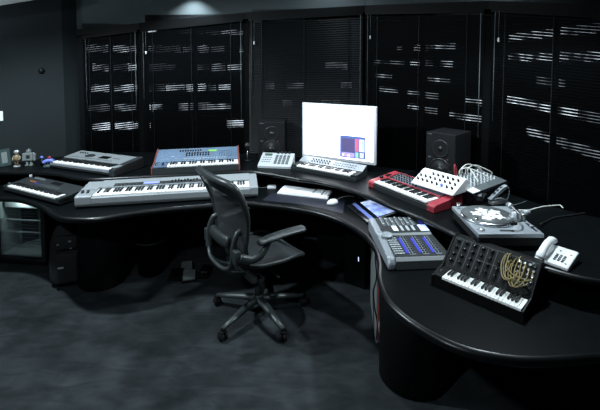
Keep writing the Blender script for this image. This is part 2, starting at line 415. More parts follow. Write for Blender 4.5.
# ------------------------------------------------------------------ desks
ZL, ZU = 0.74, 0.87
low = [(-3.42, 3.19), (-3.0, 3.19), (-2.5, 3.15), (-2.32, 3.12), (-2.06, 2.98), (-1.89, 2.84), (-1.76, 2.755), (-1.62, 2.735), (-1.49, 2.75), (-1.26, 2.86), (-0.99, 2.95), (-0.70, 3.02), (-0.5, 3.05), (-0.24, 2.99), (-0.09, 2.93)]
lowC = [(-0.09, 2.93), (0.06, 2.85), (0.22, 2.70), (0.33, 2.50), (0.375, 2.31), (0.37, 2.13), (0.345, 1.98), (0.35, 1.81), (0.405, 1.675), (0.49, 1.565)]
lowR = [(0.49, 1.565), (0.565, 1.50), (0.66, 1.455), (0.79, 1.43), (0.95, 1.435), (1.12, 1.45), (1.35, 1.44), (1.7, 1.42), (2.1, 1.42)]
up_ = [(-3.05, 3.50), (-2.85, 3.43), (-2.62, 3.41), (-2.39, 3.42), (-2.15, 3.36), (-1.98, 3.27), (-1.82, 3.235), (-1.6, 3.265), (-1.3, 3.33), (-1.0, 3.39), (-0.72, 3.445), (-0.54, 3.46), (-0.38, 3.40), (-0.24, 3.325), (-0.10, 3.245)]
upC = [(-0.10, 3.245), (0.07, 3.17), (0.25, 3.02), (0.42, 2.82), (0.52, 2.66), (0.68, 2.45), (0.82, 2.19), (0.945, 2.005), (1.10, 1.845), (1.27, 1.735), (1.6, 1.69), (2.05, 1.70)]
backL = [(-2.49, 3.975), (-2.33, 4.06), (-1.96, 4.15), (-1.5, 4.15), (-1.0, 4.14), (-0.5, 4.08), (0.0, 3.93)]
backC = [(0.0, 3.93), (0.4, 3.72), (0.73, 3.55), (1.12, 3.38), (1.32, 3.08), (1.55, 2.66), (1.79, 2.42), (2.02, 2.18)]
def sm2(p, n=5): return [(v.x, v.y) for v in smooth([(x, y, 0) for x, y in p], n)]
def slab(pts, z0, z1, parent, name, soft):
    """flat board of any outline; `soft` = how many first points run along the rounded front edge"""
    pts = [Vector((x, y)) for x, y in pts]; N = len(pts)
    ar = sum(pts[i].x*pts[(i+1) % N].y-pts[(i+1) % N].x*pts[i].y for i in range(N)); sgn = 1 if ar > 0 else -1
    nr = []
    for i in range(N):
        a, b, c = pts[i-1], pts[i], pts[(i+1) % N]
        if i == 0: a = b-(c-b)
        if i == soft-1: c = b+(b-a)
        d1, d2 = (b-a).normalized(), (c-b).normalized(); n_ = Vector((d1.y+d2.y, -(d1.x+d2.x)))*sgn
        nr.append(n_.normalized() if n_.length > 1e-6 else Vector((0, 0)))
    h = (z1-z0)/2; mb = MB(); rings = []
    prof = [(math.cos(t)*h-h*0.55, math.sin(t)*h) for t in [math.radians(x) for x in (90, 65, 40, 15, -15, -40, -65, -90)]]
    for off, dz in prof:
        r = []
        for i, p in enumerate(pts):
            o = (off if i < soft else 0.0)
            q_ = p+nr[i]*(o-(0.0))
            r.append(mb.bm.verts.new((q_.x, q_.y, (z0+z1)/2+dz)))
        rings.append(r)
    top = mb.bm.faces.new(rings[0]); bot = mb.bm.faces.new(rings[-1][::-1])
    mb._fin([top, bot], 'desk')
    fs = []
    for A, B in zip(rings, rings[1:]):
        for i in range(N):
            j = (i+1) % N
            try: f = mb.bm.faces.new((A[j], A[i], B[i], B[j]))
            except ValueError: continue
            if i < soft-1: f.smooth = True
            fs.append(f)
    i_ = mb.mi('rim')
    for f in fs: f.material_index = i_
    bmesh.ops.remove_doubles(mb.bm, verts=mb.bm.verts, dist=1e-5)
    bmesh.ops.triangulate(mb.bm, faces=[f for f in mb.bm.faces if len(f.verts) > 4], quad_method='BEAUTY', ngon_method='EAR_CLIP')
    bmesh.ops.recalc_face_normals(mb.bm, faces=mb.bm.faces)
    for e in mb.bm.edges:
        if len(e.link_faces) == 2 and e.calc_face_angle(0) > 0.7: e.smooth = False
    return mb.build(name, None, parent)
def split_curve(*parts):
    whole = list(parts[0])
    for p in parts[1:]: whole += p[1:]
    sm = sm2(whole); out = []; k = 0
    for p in parts: m = (len(p)-1)*5; out.append(sm[k:k+m+1]); k += m
    return out
LOW_L, LOW_C, LOW_R = split_curve(low, lowC, lowR)
UP_L, UP_C = split_curve(up_, upC)
wallend = [(-3.36, 3.22), (-3.10, 3.46)]
# left desk
dl = thing('desk', 'left end of the curved black desk, standing on a round black column', 'desk', (0, 0, 0), 0, 'sections of the curved black desk')
g = 0.0012
fr = list(LOW_L); fr[-1] = (fr[-1][0]-g, fr[-1][1])
slab(fr+[(0.0-g, 3.70)]+[(x, y-0.01) for x, y in backL[::-1][1:]]+[(-3.07, 3.47)], ZL-0.042, ZL, dl, 'worktop', len(fr))
fr = list(UP_L); fr[-1] = (fr[-1][0]-g, fr[-1][1])
slab(fr+[(0.0-g, 3.93)]+backL[::-1][1:], ZU-0.035, ZU, dl, 'raised_shelf', len(fr))
c = MB(); c.cyl((-1.74, 3.25, 0), 0.18, ZL-0.042, 'leg', 48, bev=0.004); c.build('column_leg', None, dl)
c = MB(); c.cyl((-0.62, 3.62, 0), 0.12, ZL-0.042, 'leg', 32, bev=0.004); c.build('column_leg', None, dl)
for x, y, x2, y2 in ((-2.9, 3.56, -2.2, 3.9), (-1.9, 3.55, -1.85, 3.95), (-0.9, 3.52, -0.85, 3.85)):
    c = MB(); T = Matrix.Translation((x, y, 0)) @ Matrix.Rotation(math.atan2(y2-y, x2-x), 4, 'Z')
    Lr = math.hypot(x2-x, y2-y); c.box(0, Lr, -0.012, 0.012, ZL, ZU-0.035, 'leg', T=T); c.build('shelf_support', None, dl)
for p, q_ in (((-3.05, 3.50), (-2.30, 3.86)), ((-2.30, 3.86), (-0.10, 3.50))):
    c = MB(); T = Matrix.Translation((p[0], p[1], 0)) @ Matrix.Rotation(math.atan2(q_[1]-p[1], q_[0]-p[0]), 4, 'Z')
    c.box(0, math.hypot(q_[0]-p[0], q_[1]-p[1])-0.01, 0.2 if p[0] > -3 else 0.0, 0.218 if p[0] > -3 else 0.018, 0.0 if p[0] > -3 else 0.72, ZL-0.042 if p[0] > -3 else 0.74, 'leg', T=T)
    if p[0] > -3: c.build('modesty_panel', None, dl)
    else: c.bm.free()
# middle desk
dc = thing('desk', 'middle section of the curved black desk, carrying the monitor and the red keyboard', 'desk', (0, 0, 0), 0, 'sections of the curved black desk')
fr = list(LOW_C); fr[0] = (fr[0][0]+g, fr[0][1])
SE = (2.07, 2.08)       # where the seam of the right-hand section meets the back
slab(fr+[(1.0, 1.875), (1.30, 2.04), (1.72, 2.45), (1.17, 2.93), (0.73, 3.26), (0.4, 3.48), (0+g, 3.70)], ZL-0.042, ZL, dc, 'worktop', len(fr))
fr = list(UP_C); fr[0] = (fr[0][0]+g, fr[0][1])
slab(fr+[(2.18, 1.95)]+backC[::-1][:-1]+[(0+g, 3.93)], ZU-0.035, ZU, dc, 'raised_shelf', len(fr))
for p, q_ in (((0.05, 3.64), (0.84, 3.06)), ((0.84, 3.06), (1.08, 2.42)),):
    c = MB(); T = Matrix.Translation((p[0], p[1], 0)) @ Matrix.Rotation(math.atan2(q_[1]-p[1], q_[0]-p[0]), 4, 'Z')
    c.box(0, math.hypot(q_[0]-p[0], q_[1]-p[1]), 0.0, 0.018, 0.0, ZL-0.042, 'leg', T=T); c.build('modesty_panel', None, dc)
for p, q_ in (((0.35, 3.15), (0.55, 3.3)), ((0.88, 2.35), (1.1, 2.5)), ((1.12, 1.87), (1.2, 1.95))):
    c = MB(); T = Matrix.Translation((p[0], p[1], 0)) @ Matrix.Rotation(math.atan2(q_[1]-p[1], q_[0]-p[0]), 4, 'Z')
    c.box(0, math.hypot(q_[0]-p[0], q_[1]-p[1]), -0.012, 0.012, ZL, ZU-0.035, 'leg', T=T); c.build('shelf_support', None, dc)
# right desk
dr = thing('desk', 'right end of the curved black desk nearest the camera, carrying the patched synthesizer', 'desk', (0, 0, 0), 0, 'sections of the curved black desk')
fr = list(LOW_R)
slab(fr+[(2.25, 1.75), (1.735, 2.44), (1.31, 2.037), (1.0, 1.872)], ZL-0.042, ZL, dr, 'worktop', len(fr))
c = MB(); c.cyl((0.60, 2.26, 0), 0.20, ZL-0.042, 'leg', 56, bev=0.004); c.build('column_leg', None, dr)
c = MB(); c.cyl((1.75, 1.82, 0), 0.2, ZL-0.042, 'leg', 32, bev=0.004); c.build('column_leg', None, dr)

# ------------------------------------------------------------------ keys
BLK = [0, 1, 3, 4, 5]    # white keys of an octave (C=0) with a black key on their right
def keys(t, x0, x1, y0, y1, z, n, start=0, bh=0.009, front=0.012):
    w_ = (x1-x0)/n; m1 = MB(); m2 = MB()
    for i in range(n):
        m1.box(x0+i*w_+0.0007, x0+(i+1)*w_-0.0007, y0, y1, z-front, z, 'wkey', 0.0009, 1)
    for i in range(n-1):
        if (start+i) % 7 in BLK:
            xc = x0+(i+1)*w_
            m2.prism([(y0+(y1-y0)*0.36, z-0.002), (y0+(y1-y0)*0.38, z+bh), (y1, z+bh), (y1, z-0.002)], xc-w_*0.27, xc+w_*0.27, 'bkey')
    m1.build('white_keys', None, t); m2.build('black_keys', None, t)
def knob_mesh(r, h, m='blk', cap='lsilver'):
    mb = MB(); mb.lathe([(r, 0), (r, h*0.3), (r*0.8, h*0.35), (r*0.75, h), (0, h)], m, 12)
    mb.box(-r*0.1, r*0.1, 0, r*0.75, h*0.98, h*1.06, cap); return mb
def knobs(t, name, mb, spots, T=None, label=None):
    """first one is built, the others copied"""
    first = None
    for p in spots:
        if first is None: o = first = mb.build(name, None, t)
        else: o = copy_part(first, t)
        o.matrix_local = (T if T is not None else Matrix()) @ Matrix.Translation(Vector(p))
        if label: o['label'] = label
def face(y0, z0, y1, z1):
    """frame of a sloping panel: local x along the width, local y up the slope, local z out of it"""
    a = math.atan2(z1-z0, y1-y0)
    return Matrix.Translation((0, y0, z0)) @ Matrix.Rotation(a, 4, 'X')

# ---- silver stage piano
loc, rz, L = base_frame((74.5, 209.5), (258, 198), ZL)
t = thing('stage_piano', 'long silver stage piano with small blue display, lying across the left desk', 'keyboard', (loc.x, loc.y, ZL), rz)
b = MB(); D = 0.345
b.prism([(0.01, 0.012), (0, 0.03), (0, 0.075), (0.006, 0.082), (0.165, 0.086), (0.17, 0.104), (0.30, 0.118), (D-0.015, 0.112), (D, 0.09), (D, 0.012)], 0.115, L-0.062, 'psil')
b.prism([(0.01, 0.012), (0, 0.03), (0, 0.085), (0.008, 0.094), (0.165, 0.102), (0.30, 0.114), (D-0.015, 0.106), (D, 0.09), (D, 0.012)], 0, 0.1148, 'psil', bev=0.004)
b.prism([(0.01, 0.012), (0, 0.03), (0, 0.085), (0.008, 0.094), (0.165, 0.102), (0.30, 0.114), (D-0.015, 0.106), (D, 0.09), (D, 0.012)], L-0.0618, L, 'psil', bev=0.004)
b.box(0.115, L-0.062, -0.001, 0.001, 0.034, 0.038, 'mgrey')
for x in (0.05, L-0.05):
    for y in (0.05, D-0.05): b.cyl((x, y, 0), 0.016, 0.013, 'rubber', 12)
b.build('body', None, t)
keys(t, 0.118, L-0.065, 0.012, 0.155, 0.094, 52, 5)
Tp = face(0.17, 0.104, 0.30, 0.118)
p = MB(); p.box(0.22, L-0.38, 0.006, 0.062, -0.002, 0.0015, 'dgrey', 0.001, T=Tp); p.build('control_panel', None, t)
p = MB(); p.box(0.44, 0.56, 0.018, 0.052, 0.0015, 0.004, 'lcd', T=Tp); p.build('display', None, t)
mb = MB(); mb.box(-0.006, 0.006, -0.004, 0.004, 0, 0.013, 'blk', 0.001)
knobs(t, 'slider_cap', mb, [(0.66+0.024*k, 0.035+0.008*(k % 3), 0.002) for k in range(9)], Tp)
mb = MB(); mb.box(-0.005, 0.005, -0.004, 0.004, 0, 0.003, 'mgrey', 0.0008)
knobs(t, 'panel_button', mb, [(0.24+0.03*k, 0.02+0.02*r_, 0.002) for k in range(6) for r_ in (0, 1)], Tp)
p = MB()
for x in (0.03, 0.068): p.cyl((x-0.006, 0.08, 0.094), 0.022, 0.012, 'dgrey', 20, axis='x')
p.build('pitch_wheels', None, t)
p = MB()
for k in range(5): p.box(0.018+0.018*k, 0.03+0.018*k, 0.125, 0.132, 0.098, 0.103, 'mgrey')
p.build('button_row', None, t)

# ---- black keyboard at the far left
loc, rz, L = base_frame((9, 190), (65.5, 204.5), ZL)
t = thing('synthesizer', 'dark grey keyboard synthesizer on the left desk above the glass-door fridge', 'keyboard', (loc.x-0.005, loc.y-0.055, ZL), rz)
L -= 0.02
D = 0.225
b = MB(); b.prism([(0.01, 0.01), (0, 0.02), (0, 0.045), (0.088, 0.050), (0.092, 0.062), (D, 0.084), (D, 0.01)], 0, L, 'dgrey', bev=0.003)
b.prism([(-0.002, 0.02), (-0.002, 0.058), (0.09, 0.064), (0.09, 0.02)], 0, 0.05, 'dgrey', bev=0.004)
b.prism([(-0.002, 0.02), (-0.002, 0.058), (0.09, 0.064), (0.09, 0.02)], L-0.04, L, 'dgrey', bev=0.004)
b.build('body', None, t)
keys(t, 0.052, L-0.042, 0.006, 0.086, 0.060, 36, 0)
Tp = face(0.092, 0.0625, D, 0.0845)
p = MB(); p.box(0.36, 0.48, 0.075, 0.115, 0, 0.002, 'gblk', T=Tp); p.build('display', None, t)
mb = MB(); mb.box(-0.006, 0.006, -0.004, 0.004, 0, 0.004, 'mgrey', 0.001)
knobs(t, 'panel_button', mb, [(0.30+0.022*k, 0.02+0.018*r_, 0.001) for k in range(12) for r_ in (0, 1)], Tp)
mb = MB(); mb.box(-0.007, 0.007, -0.005, 0.005, 0, 0.004, 'orange', 0.001)
knobs(t, 'colored_button', mb, [(0.14+0.03*k, 0.05, 0.001) for k in range(3)], Tp, 'orange button')
mb = MB(); mb.box(-0.007, 0.007, -0.005, 0.005, 0, 0.004, 'strip', 0.001)
knobs(t, 'colored_button', mb, [(0.23+0.03*k, 0.035, 0.001) for k in range(2)], Tp, 'blue button')
mb = knob_mesh(0.008, 0.012, 'mgrey'); knobs(t, 'knob', mb, [(0.12+0.03*k, 0.10, 0) for k in range(5)], Tp)
p = MB(); p.lathe([(0.010, 0), (0.012, 0.01), (0.010, 0.026), (0.0, 0.028)], 'lsilver', 14, Tp @ Matrix.Translation((0.05, 0.10, 0))); p.build('joystick', None, t)
p = MB(); p.cyl((0.01, 0.04, 0.058), 0.009, 0.012, 'mgrey', 14); p.build('volume_knob', None, t)

# ---- silver workstation keyboard on the raised shelf, left
loc, rz, L = base_frame((50, 168), (113.5, 177.2), ZU)
t = thing('workstation_keyboard', 'silver-topped workstation keyboard with dark ends on the raised shelf, left of the blue one', 'keyboard', (loc.x, loc.y, ZU), rz+0.0)
D = 0.32
b = MB(); b.prism([(0.012, 0.0), (0, 0.012), (0, 0.045), (0.12, 0.052), (0.13, 0.068), (D, 0.088), (D, 0.0)], 0.0, L-0.001, 'dgrey', bev=0.003); b.build('body', None, t)
b = MB(); b.prism([(0.132, 0.068), (0.132, 0.072), (D-0.004, 0.092), (D-0.004, 0.086)], 0.002, L-0.05, 'wsil'); b.box(0.002, L-0.05, -0.003, 0.0005, 0.03, 0.05, 'silver', 0.002); b.build('top_panel', None, t)
b = MB(); b.prism([(-0.004, 0.0), (-0.004, 0.06), (0.13, 0.078), (D+0.004, 0.098), (D+0.004, 0)], L-0.05, L+0.01, 'dgrey', bev=0.006)
b.build('end_cheek', None, t)
b = MB(); b.box(L-0.042, L-0.002, 0.02, 0.11, 0.066, 0.074, 'silver', 0.003, T=None); b.build('control_strip', None, t)
keys(t, 0.03, L-0.055, 0.006, 0.118, 0.060, 36, 0)
Tp = face(0.132, 0.0722, D-0.004, 0.092)
p = MB(); p.box(0.36, 0.47, 0.06, 0.12, 0, 0.002, 'gblk', T=Tp); p.build('display', None, t)
p = MB(); p.lathe([(0.045, 0), (0.045, 0.003), (0.0, 0.003)], 'dgrey', 24, Tp @ Matrix.Translation((0.23, 0.09, 0)) @ Matrix.Diagonal((1.2, 0.8, 1, 1))); p.build('control_pad', None, t)
mb = MB(); mb.box(-0.006, 0.006, -0.004, 0.004, 0, 0.004, 'mgrey', 0.001)
knobs(t, 'panel_button', mb, [(0.05+0.022*k, 0.03, 0.0) for k in range(24)]+[(0.52+0.02*k, 0.09, 0) for k in range(4)], Tp)
mb = knob_mesh(0.008, 0.012, 'blk'); knobs(t, 'knob', mb, [(0.06+0.03*k, 0.13, 0) for k in range(4)], Tp)

# ---- blue analogue-style synthesizer
loc, rz, L = base_frame((151, 175), (240, 170), ZU)
t = thing('synthesizer', 'blue-panelled keyboard synthesizer with red wooden cheeks on the raised shelf', 'keyboard', (loc.x, loc.y, ZU), rz)
D = 0.34
prof = [(0.0, 0.0), (0.0, 0.048), (0.012, 0.052), (0.125, 0.056), (0.135, 0.066), (D, 0.135), (D, 0.0)]
b = MB(); b.prism(prof, 0.012, L-0.012, 'dgrey'); b.build('body', None, t)
Tp = face(0.135, 0.0665, D, 0.1355)
b = MB(); b.box(0.012, L-0.012, 0.0, 0.215, 0.0, 0.004, 'blue', T=Tp); b.box(0.012, 0.125, 0.004, 0.135, 0.054, 0.066, 'blue', 0.002); b.build('top_panel', None, t)
for x in (0.0, L-0.012):
    c = MB(); c.prism([(-0.004, -0.0), (-0.004, 0.056), (0.125, 0.072), (D+0.004, 0.147), (D+0.004, 0.0)], x, x+0.012, 'wood'); c.build('wooden_cheek', None, t)
keys(t, 0.127, L-0.014, 0.006, 0.125, 0.066, 26, 3)
for x in (0.035, 0.085):
    c = MB(); c.cyl((x-0.008, 0.07, 0.056), 0.022, 0.016, 'gblk', 18, axis='x'); c.build('wheel', None, t)
mb = knob_mesh(0.0075, 0.014, 'blk', 'white')
sp_ = [(0.21+0.0225*k, 0.17-0.0*k, 0.004) for k in range(9)]+[(0.27+0.024*k, 0.125, 0.004) for k in range(9)]+[(0.27+0.024*k, 0.09, 0.004) for k in range(9)]
knobs(t, 'knob', mb, sp_, Tp)
mb = MB(); mb.box(-0.008, 0.008, -0.004, 0.004, 0, 0.006, 'lsilver', 0.001)
knobs(t, 'step_button', mb, [(0.25+0.024*k, 0.03, 0.004) for k in range(16)], Tp)
p = MB(); p.box(0.46, 0.535, 0.145, 0.175, 0.004, 0.006, 'lcdg', T=Tp); p.build('display', None, t)
mb = MB(); mb.box(-0.005, 0.005, -0.003, 0.003, 0, 0.004, 'mgrey', 0.001)
knobs(t, 'panel_button', mb, [(0.56+0.022*k, 0.06+0.03*r_, 0.004) for k in range(6) for r_ in range(4)], Tp)
mb = MB()
for k in range(14): 
    xx, yy = random.uniform(0.04, 0.2), random.uniform(0.03, 0.17); mb.box(xx, xx+random.uniform(0.01, 0.03), yy, yy+0.0025, 0.004, 0.0045, 'lsilver', T=Tp)
mb.build('printed_lines', None, t)

# ---- loudspeakers
def loudspeaker(label, loc, rz, W=0.245, Hh=0.40, D=0.33):
    t = thing('loudspeaker', label, 'loudspeaker', loc, rz, 'studio loudspeakers')
    b = MB(); b.box(0, W, 0.012, D, 0, Hh, 'spk', 0.006, 2); b.build('cabinet', None, t)
    b = MB(); b.box(0.0, W, 0, 0.0118, 0, Hh, 'spk', 0.004, 2); b.build('front_baffle', None, t)
    T1 = Matrix.Translation((W/2, 0.0, Hh*0.70)) @ Matrix.Rotation(math.pi/2, 4, 'X')
    b = MB(); b.lathe([(0.072, -0.002), (0.072, 0.003), (0.066, 0.004), (0.05, -0.012+0.010), (0.02, -0.001), (0.018, 0.003), (0.0, 0.008)], 'cone', 32, T1)
    o = b.build('tweeter', None, t)
    T2 = Matrix.Translation((W/2, 0.0, Hh*0.29)) @ Matrix.Rotation(math.pi/2, 4, 'X')
    b = MB(); b.lathe([(0.092, -0.001), (0.092, 0.005), (0.086, 0.007), (0.078, 0.002), (0.074, 0.004), (0.03, -0.0005), (0.026, 0.004), (0.0, 0.012)], 'cone', 36, T2)
    b.build('woofer', None, t)
    b = MB(); b.box(W*0.74, W*0.76, -0.002, 0.002, Hh*0.508, Hh*0.518, 'led'); b.build('power_light', None, t)
    b = MB(); b.box(W*0.08, W*0.18, -0.0015, 0.002, Hh*0.50, Hh*0.52, 'mgrey'); b.box(W*0.05, W*0.2, -0.001, 0.002, Hh*0.955, Hh*0.97, 'mgrey'); b.build('badge', None, t)
loudspeaker('black studio loudspeaker on the raised shelf, left of the monitor behind the pad controller', (-0.515, 3.81, ZU), -0.03, 0.255, 0.375, 0.24)
loudspeaker('black studio loudspeaker behind the red keyboard, turned towards the chair', (0.915, 3.17, ZU), math.radians(-46), 0.245, 0.405, 0.27)

# ---- pad controller
loc, rz, L = base_frame((257.5, 168), (291, 169.2), ZU)
t = thing('pad_controller', 'off-white pad controller with grey rubber pads in front of the left loudspeaker', 'controller', (loc.x, loc.y, ZU), rz)
b = MB(); b.prism([(0, 0), (0, 0.022), (0.01, 0.028), (0.20, 0.095), (0.21, 0.09), (0.21, 0)], 0, L, 'lsilver', bev=0.003); b.build('body', None, t)
Tp = face(0.01, 0.0285, 0.20, 0.0955)
mb = MB(); mb.box(-0.0125, 0.0125, -0.015, 0.015, 0, 0.004, 'mgrey', 0.002)
knobs(t, 'pad', mb, [(L-0.155+0.036*k, 0.035+0.037*r_, 0) for k in range(4) for r_ in range(4)], Tp)
mb = knob_mesh(0.010, 0.016, 'blk'); knobs(t, 'knob', mb, [(L-0.155+0.036*k, 0.195, 0) for k in range(4)], Tp)
p = MB(); p.box(0.03, 0.10, 0.15, 0.185, 0, 0.003, mat('dim_green', (0.05, 0.10, 0.06), 0.4), T=Tp); p.build('display', None, t)
mb = MB(); mb.box(-0.007, 0.007, -0.004, 0.004, 0, 0.003, 'mgrey', 0.001)
knobs(t, 'panel_button', mb, [(0.03+0.022*k, 0.05+0.035*r_, 0) for k in range(4) for r_ in range(3)], Tp)

# ---- small microphone on a stand
p0 = at(247.5, 160.5, ZU)
t = thing('microphone', 'small round-headed microphone on a thin stand, left of the left loudspeaker', 'microphone', (p0.x, p0.y, ZU))
b = MB(); b.lathe([(0.045, 0), (0.045, 0.008), (0.01, 0.014), (0.0, 0.014)], 'blk', 20); b.build('base', None, t)
b = MB(); b.tube([(0, 0, 0.012), (0, 0, 0.11)], 0.0045, 'steel', 8); b.build('stand', None, t)
b = MB(); b.ball((0, 0, 0.148), 0.026, 'dgrey'); b.cyl((0, 0, 0.10), 0.012, 0.03, 'blk', 12); b.build('head', None, t)

# ---- monitor
A, B = Vector((-0.092, 3.72)), Vector((0.548, 3.395)); d = B-A; L = d.length; rz = math.atan2(d.y, d.x)
t = thing('monitor', 'large white-screened monitor glowing on the raised shelf behind the small keyboard', 'monitor', (A.x, A.y, ZU), rz)
b = MB(); zb, zt = 0.064, 0.574; b.box(0, L, 0, 0.035, zb, zt, 'mframe', 0.006, 3); b.build('bezel', None, t)
s = MB(); s.box(0.022, L-0.022, -0.0015, 0.002, zb+0.028, zt-0.024, 'screen'); sc_ = s.build('screen', None, t)
xw = [0.022+(L-0.044)*f for f in (0.595, 0.955)]; hz = zt-zb-0.052
pw = lambda f0, f1, g0, g1, m, y=-0.002: MB().box(0.022+(L-0.044)*f0, 0.022+(L-0.044)*f1, y, y+0.0004, zb+0.028+hz*g0, zb+0.028+hz*g1, m)
M['sc_pink'] = mat('screen_pink', (1, 0.7, 0.8), 0.5, emit=1.0, ecol=(0.95, 0.66, 0.76)); M['sc_navy'] = mat('screen_navy', (0.1, 0.15, 0.4), 0.5, emit=0.35, ecol=(0.10, 0.16, 0.50))
M['sc_plum'] = mat('screen_plum', (0.1, 0.08, 0.2), 0.5, emit=0.16, ecol=(0.22, 0.16, 0.45)); M['sc_grey'] = mat('screen_grey', (0.5, 0.5, 0.6), 0.5, emit=0.8, ecol=(0.55, 0.58, 0.75))
M['sc_red'] = mat('screen_red', (0.6, 0.1, 0.2), 0.5, emit=0.7, ecol=(0.75, 0.15, 0.28)); M['sc_violet'] = mat('screen_violet', (0.4, 0.3, 0.7), 0.5, emit=0.7, ecol=(0.45, 0.35, 0.85))
M['sc_green'] = mat('screen_green', (0.3, 0.6, 0.4), 0.5, emit=0.7, ecol=(0.3, 0.62, 0.42)); M['sc_white'] = mat('screen_white', (1, 1, 1), 0.5, emit=1.1, ecol=(0.95, 0.95, 1.0))
pw(0.63, 0.93, 0.80, 0.93, 'sc_pink').build('page_banner', None, sc_)
w_ = pw(0.54, 0.90, 0.03, 0.46, 'sc_navy', -0.0026)
def pw2(f0, f1, g0, g1, m): w_.box(0.022+(L-0.044)*f0, 0.022+(L-0.044)*f1, -0.0031, -0.0027, zb+0.028+hz*g0, zb+0.028+hz*g1, m)
pw2(0.565, 0.745, 0.14, 0.41, 'sc_plum'); pw2(0.565, 0.745, 0.05, 0.13, 'sc_violet'); pw2(0.755, 0.80, 0.17, 0.41, 'sc_red')
pw2(0.81, 0.885, 0.17, 0.41, 'sc_grey'); pw2(0.76, 0.80, 0.05, 0.15, 'sc_green'); pw2(0.82, 0.875, 0.05, 0.15, 'sc_grey'); pw2(0.82, 0.84, 0.2, 0.33, 'sc_white'); pw2(0.855, 0.875, 0.22, 0.38, 'sc_green'); pw2(0.575, 0.6, 0.06, 0.1, 'sc_white'); pw2(0.64, 0.68, 0.06, 0.09, 'sc_white')
w_.build('plugin_window', None, sc_)
b = MB(); b.prism([(0.12, 0.006), (0.036, 0.30), (0.046, 0.30), (0.135, 0.006)], L/2-0.10, L/2+0.10, 'mframe'); b.box(L/2-0.12, L/2+0.12, 0.01, 0.20, 0, 0.008, 'mframe', 0.003); b.build('stand', None, t)

# ---- small keyboard in front of the monitor
loc, rz, L = base_frame((291, 169.5), (356, 181.8), ZU)
t = thing('synthesizer', 'small silver-blue keyboard synthesizer standing right in front of the monitor', 'keyboard', (loc.x, loc.y, ZU), rz)
D = 0.205
b = MB(); b.prism([(0, 0), (0, 0.03), (0.115, 0.035), (0.12, 0.05), (D, 0.085), (D, 0)], 0.0, L, 'dgrey', bev=0.002); b.build('body', None, t)
Tp = face(0.12, 0.0505, D, 0.0855)
b = MB(); b.box(0.004, L-0.004, 0.0, 0.088, 0, 0.003, 'silver', T=Tp)
b.build('top_panel', None, t)
for x0, x1 in ((0.0, 0.055), (L-0.05, L)):
    b = MB(); b.box(x0, x1, 0.004, 0.118, 0.034, 0.05, 'dgrey', 0.003); b.build('end_block', None, t)
keys(t, 0.057, L-0.052, 0.004, 0.115, 0.046, 22, 0)
mb = knob_mesh(0.007, 0.011, 'dgrey'); knobs(t, 'knob', mb, [(0.13+0.028*k, 0.028+0.03*r_, 0.003) for k in range(7) for r_ in (0, 1)], Tp)
mb = MB(); mb.box(-0.007, 0.007, -0.003, 0.003, 0, 0.004, 'mgrey', 0.001); knobs(t, 'panel_button', mb, [(0.36+0.024*k, 0.028+0.028*r_, 0.003) for k in range(9) for r_ in (0, 1)], Tp)

# ---- computer keyboard, mouse, small box, mat
loc, rz, L = base_frame((277, 194.2), (330, 200.2), ZL)
t = thing('computer_keyboard', 'white full-size computer keyboard lying below the monitor', 'computer keyboard', (loc.x, loc.y, ZL+0.002), rz)
L = 0.43
b = MB(); b.prism([(0, 0), (0, 0.012), (0.15, 0.024), (0.155, 0)], 0, L, 'white', bev=0.002); b.build('base', None, t)
Tp = face(0.0, 0.0125, 0.15, 0.0245); b = MB()
for r_ in range(6):
    for k in range(22):
        if k in (15, 19): continue
        b.box(0.008+k*0.0189, 0.008+k*0.0189+0.0165, 0.008+r_*0.0228, 0.008+r_*0.0228+0.0195, 0, 0.007, 'white', 0.0015, 1, T=Tp)
b.build('keycaps', None, t)
p0 = at(332.5, 204, ZL)
t = thing('computer_mouse', 'small white computer mouse beside the white computer keyboard', 'mouse', (p0.x, p0.y, ZL+0.002), -0.9)
b = MB(); b.lathe([(0.0, 0), (0.03, 0.0), (0.034, 0.008), (0.031, 0.02), (0.02, 0.031), (0.0, 0.035)], 'white', 24, Matrix.Diagonal((0.92, 1.5, 1, 1))); b.build('body', None, t)
pts = [at(335, 200.5, ZL+0.012), at(341, 197.5, ZL+0.006), at(349, 196, ZL+0.006), at(357, 197, ZL+0.006), at(362, 199, ZL+0.006)]
b = MB(); b.tube(smooth(pts, 4), 0.0025, 'wcbl', 6); tag(b.build('mouse_cable'), 'thin white cable running from the mouse towards the tablet', 'cable')
p0 = at(271.5, 189.5, ZL)
t = thing('power_adapter', 'small white box with a lead, left of the white computer keyboard', 'adapter', (p0.x-0.035, p0.y, ZL), 0.1)
b = MB(); b.box(0, 0.075, 0, 0.06, 0, 0.02, 'lsilver', 0.004, 3); b.build('case', None, t)
b = MB(); b.tube(smooth([(0.0, 0.03, 0.01), (-0.05, 0.035, 0.006), (-0.09, 0.05, 0.004), (-0.13, 0.06, 0.004)], 4), 0.003, 'mgrey', 6); b.build('lead', None, t)
b = MB()
ps = [at(262, 200.5, ZL), at(272, 193, ZL), at(345, 200, ZL), at(343, 214, ZL), at(322, 208.5, ZL), at(296, 203.8, ZL)]
b.prism([(q_.x, q_.y) for q_ in ps], ZL+0.0002, ZL+0.0018, 'tank', 'z'); tag(b.build('desk_mat'), 'thin dark blue mat under the white computer keyboard', 'mat')
p0 = at(290, 184.5, ZL)
t = thing('rack_device', 'slim black box with a dull green display, in the gap under the raised shelf', 'device', (p0.x, p0.y+0.04, ZL), -0.2)
b = MB(); b.box(-0.1, 0.16, 0, 0.14, 0, 0.06, 'blk', 0.004); b.build('case', None, t)
b = MB(); b.box(0.03, 0.11, -0.002, 0.001, 0.02, 0.045, mat('dull_green', (0.08, 0.13, 0.11), 0.4)); b.build('display', None, t)

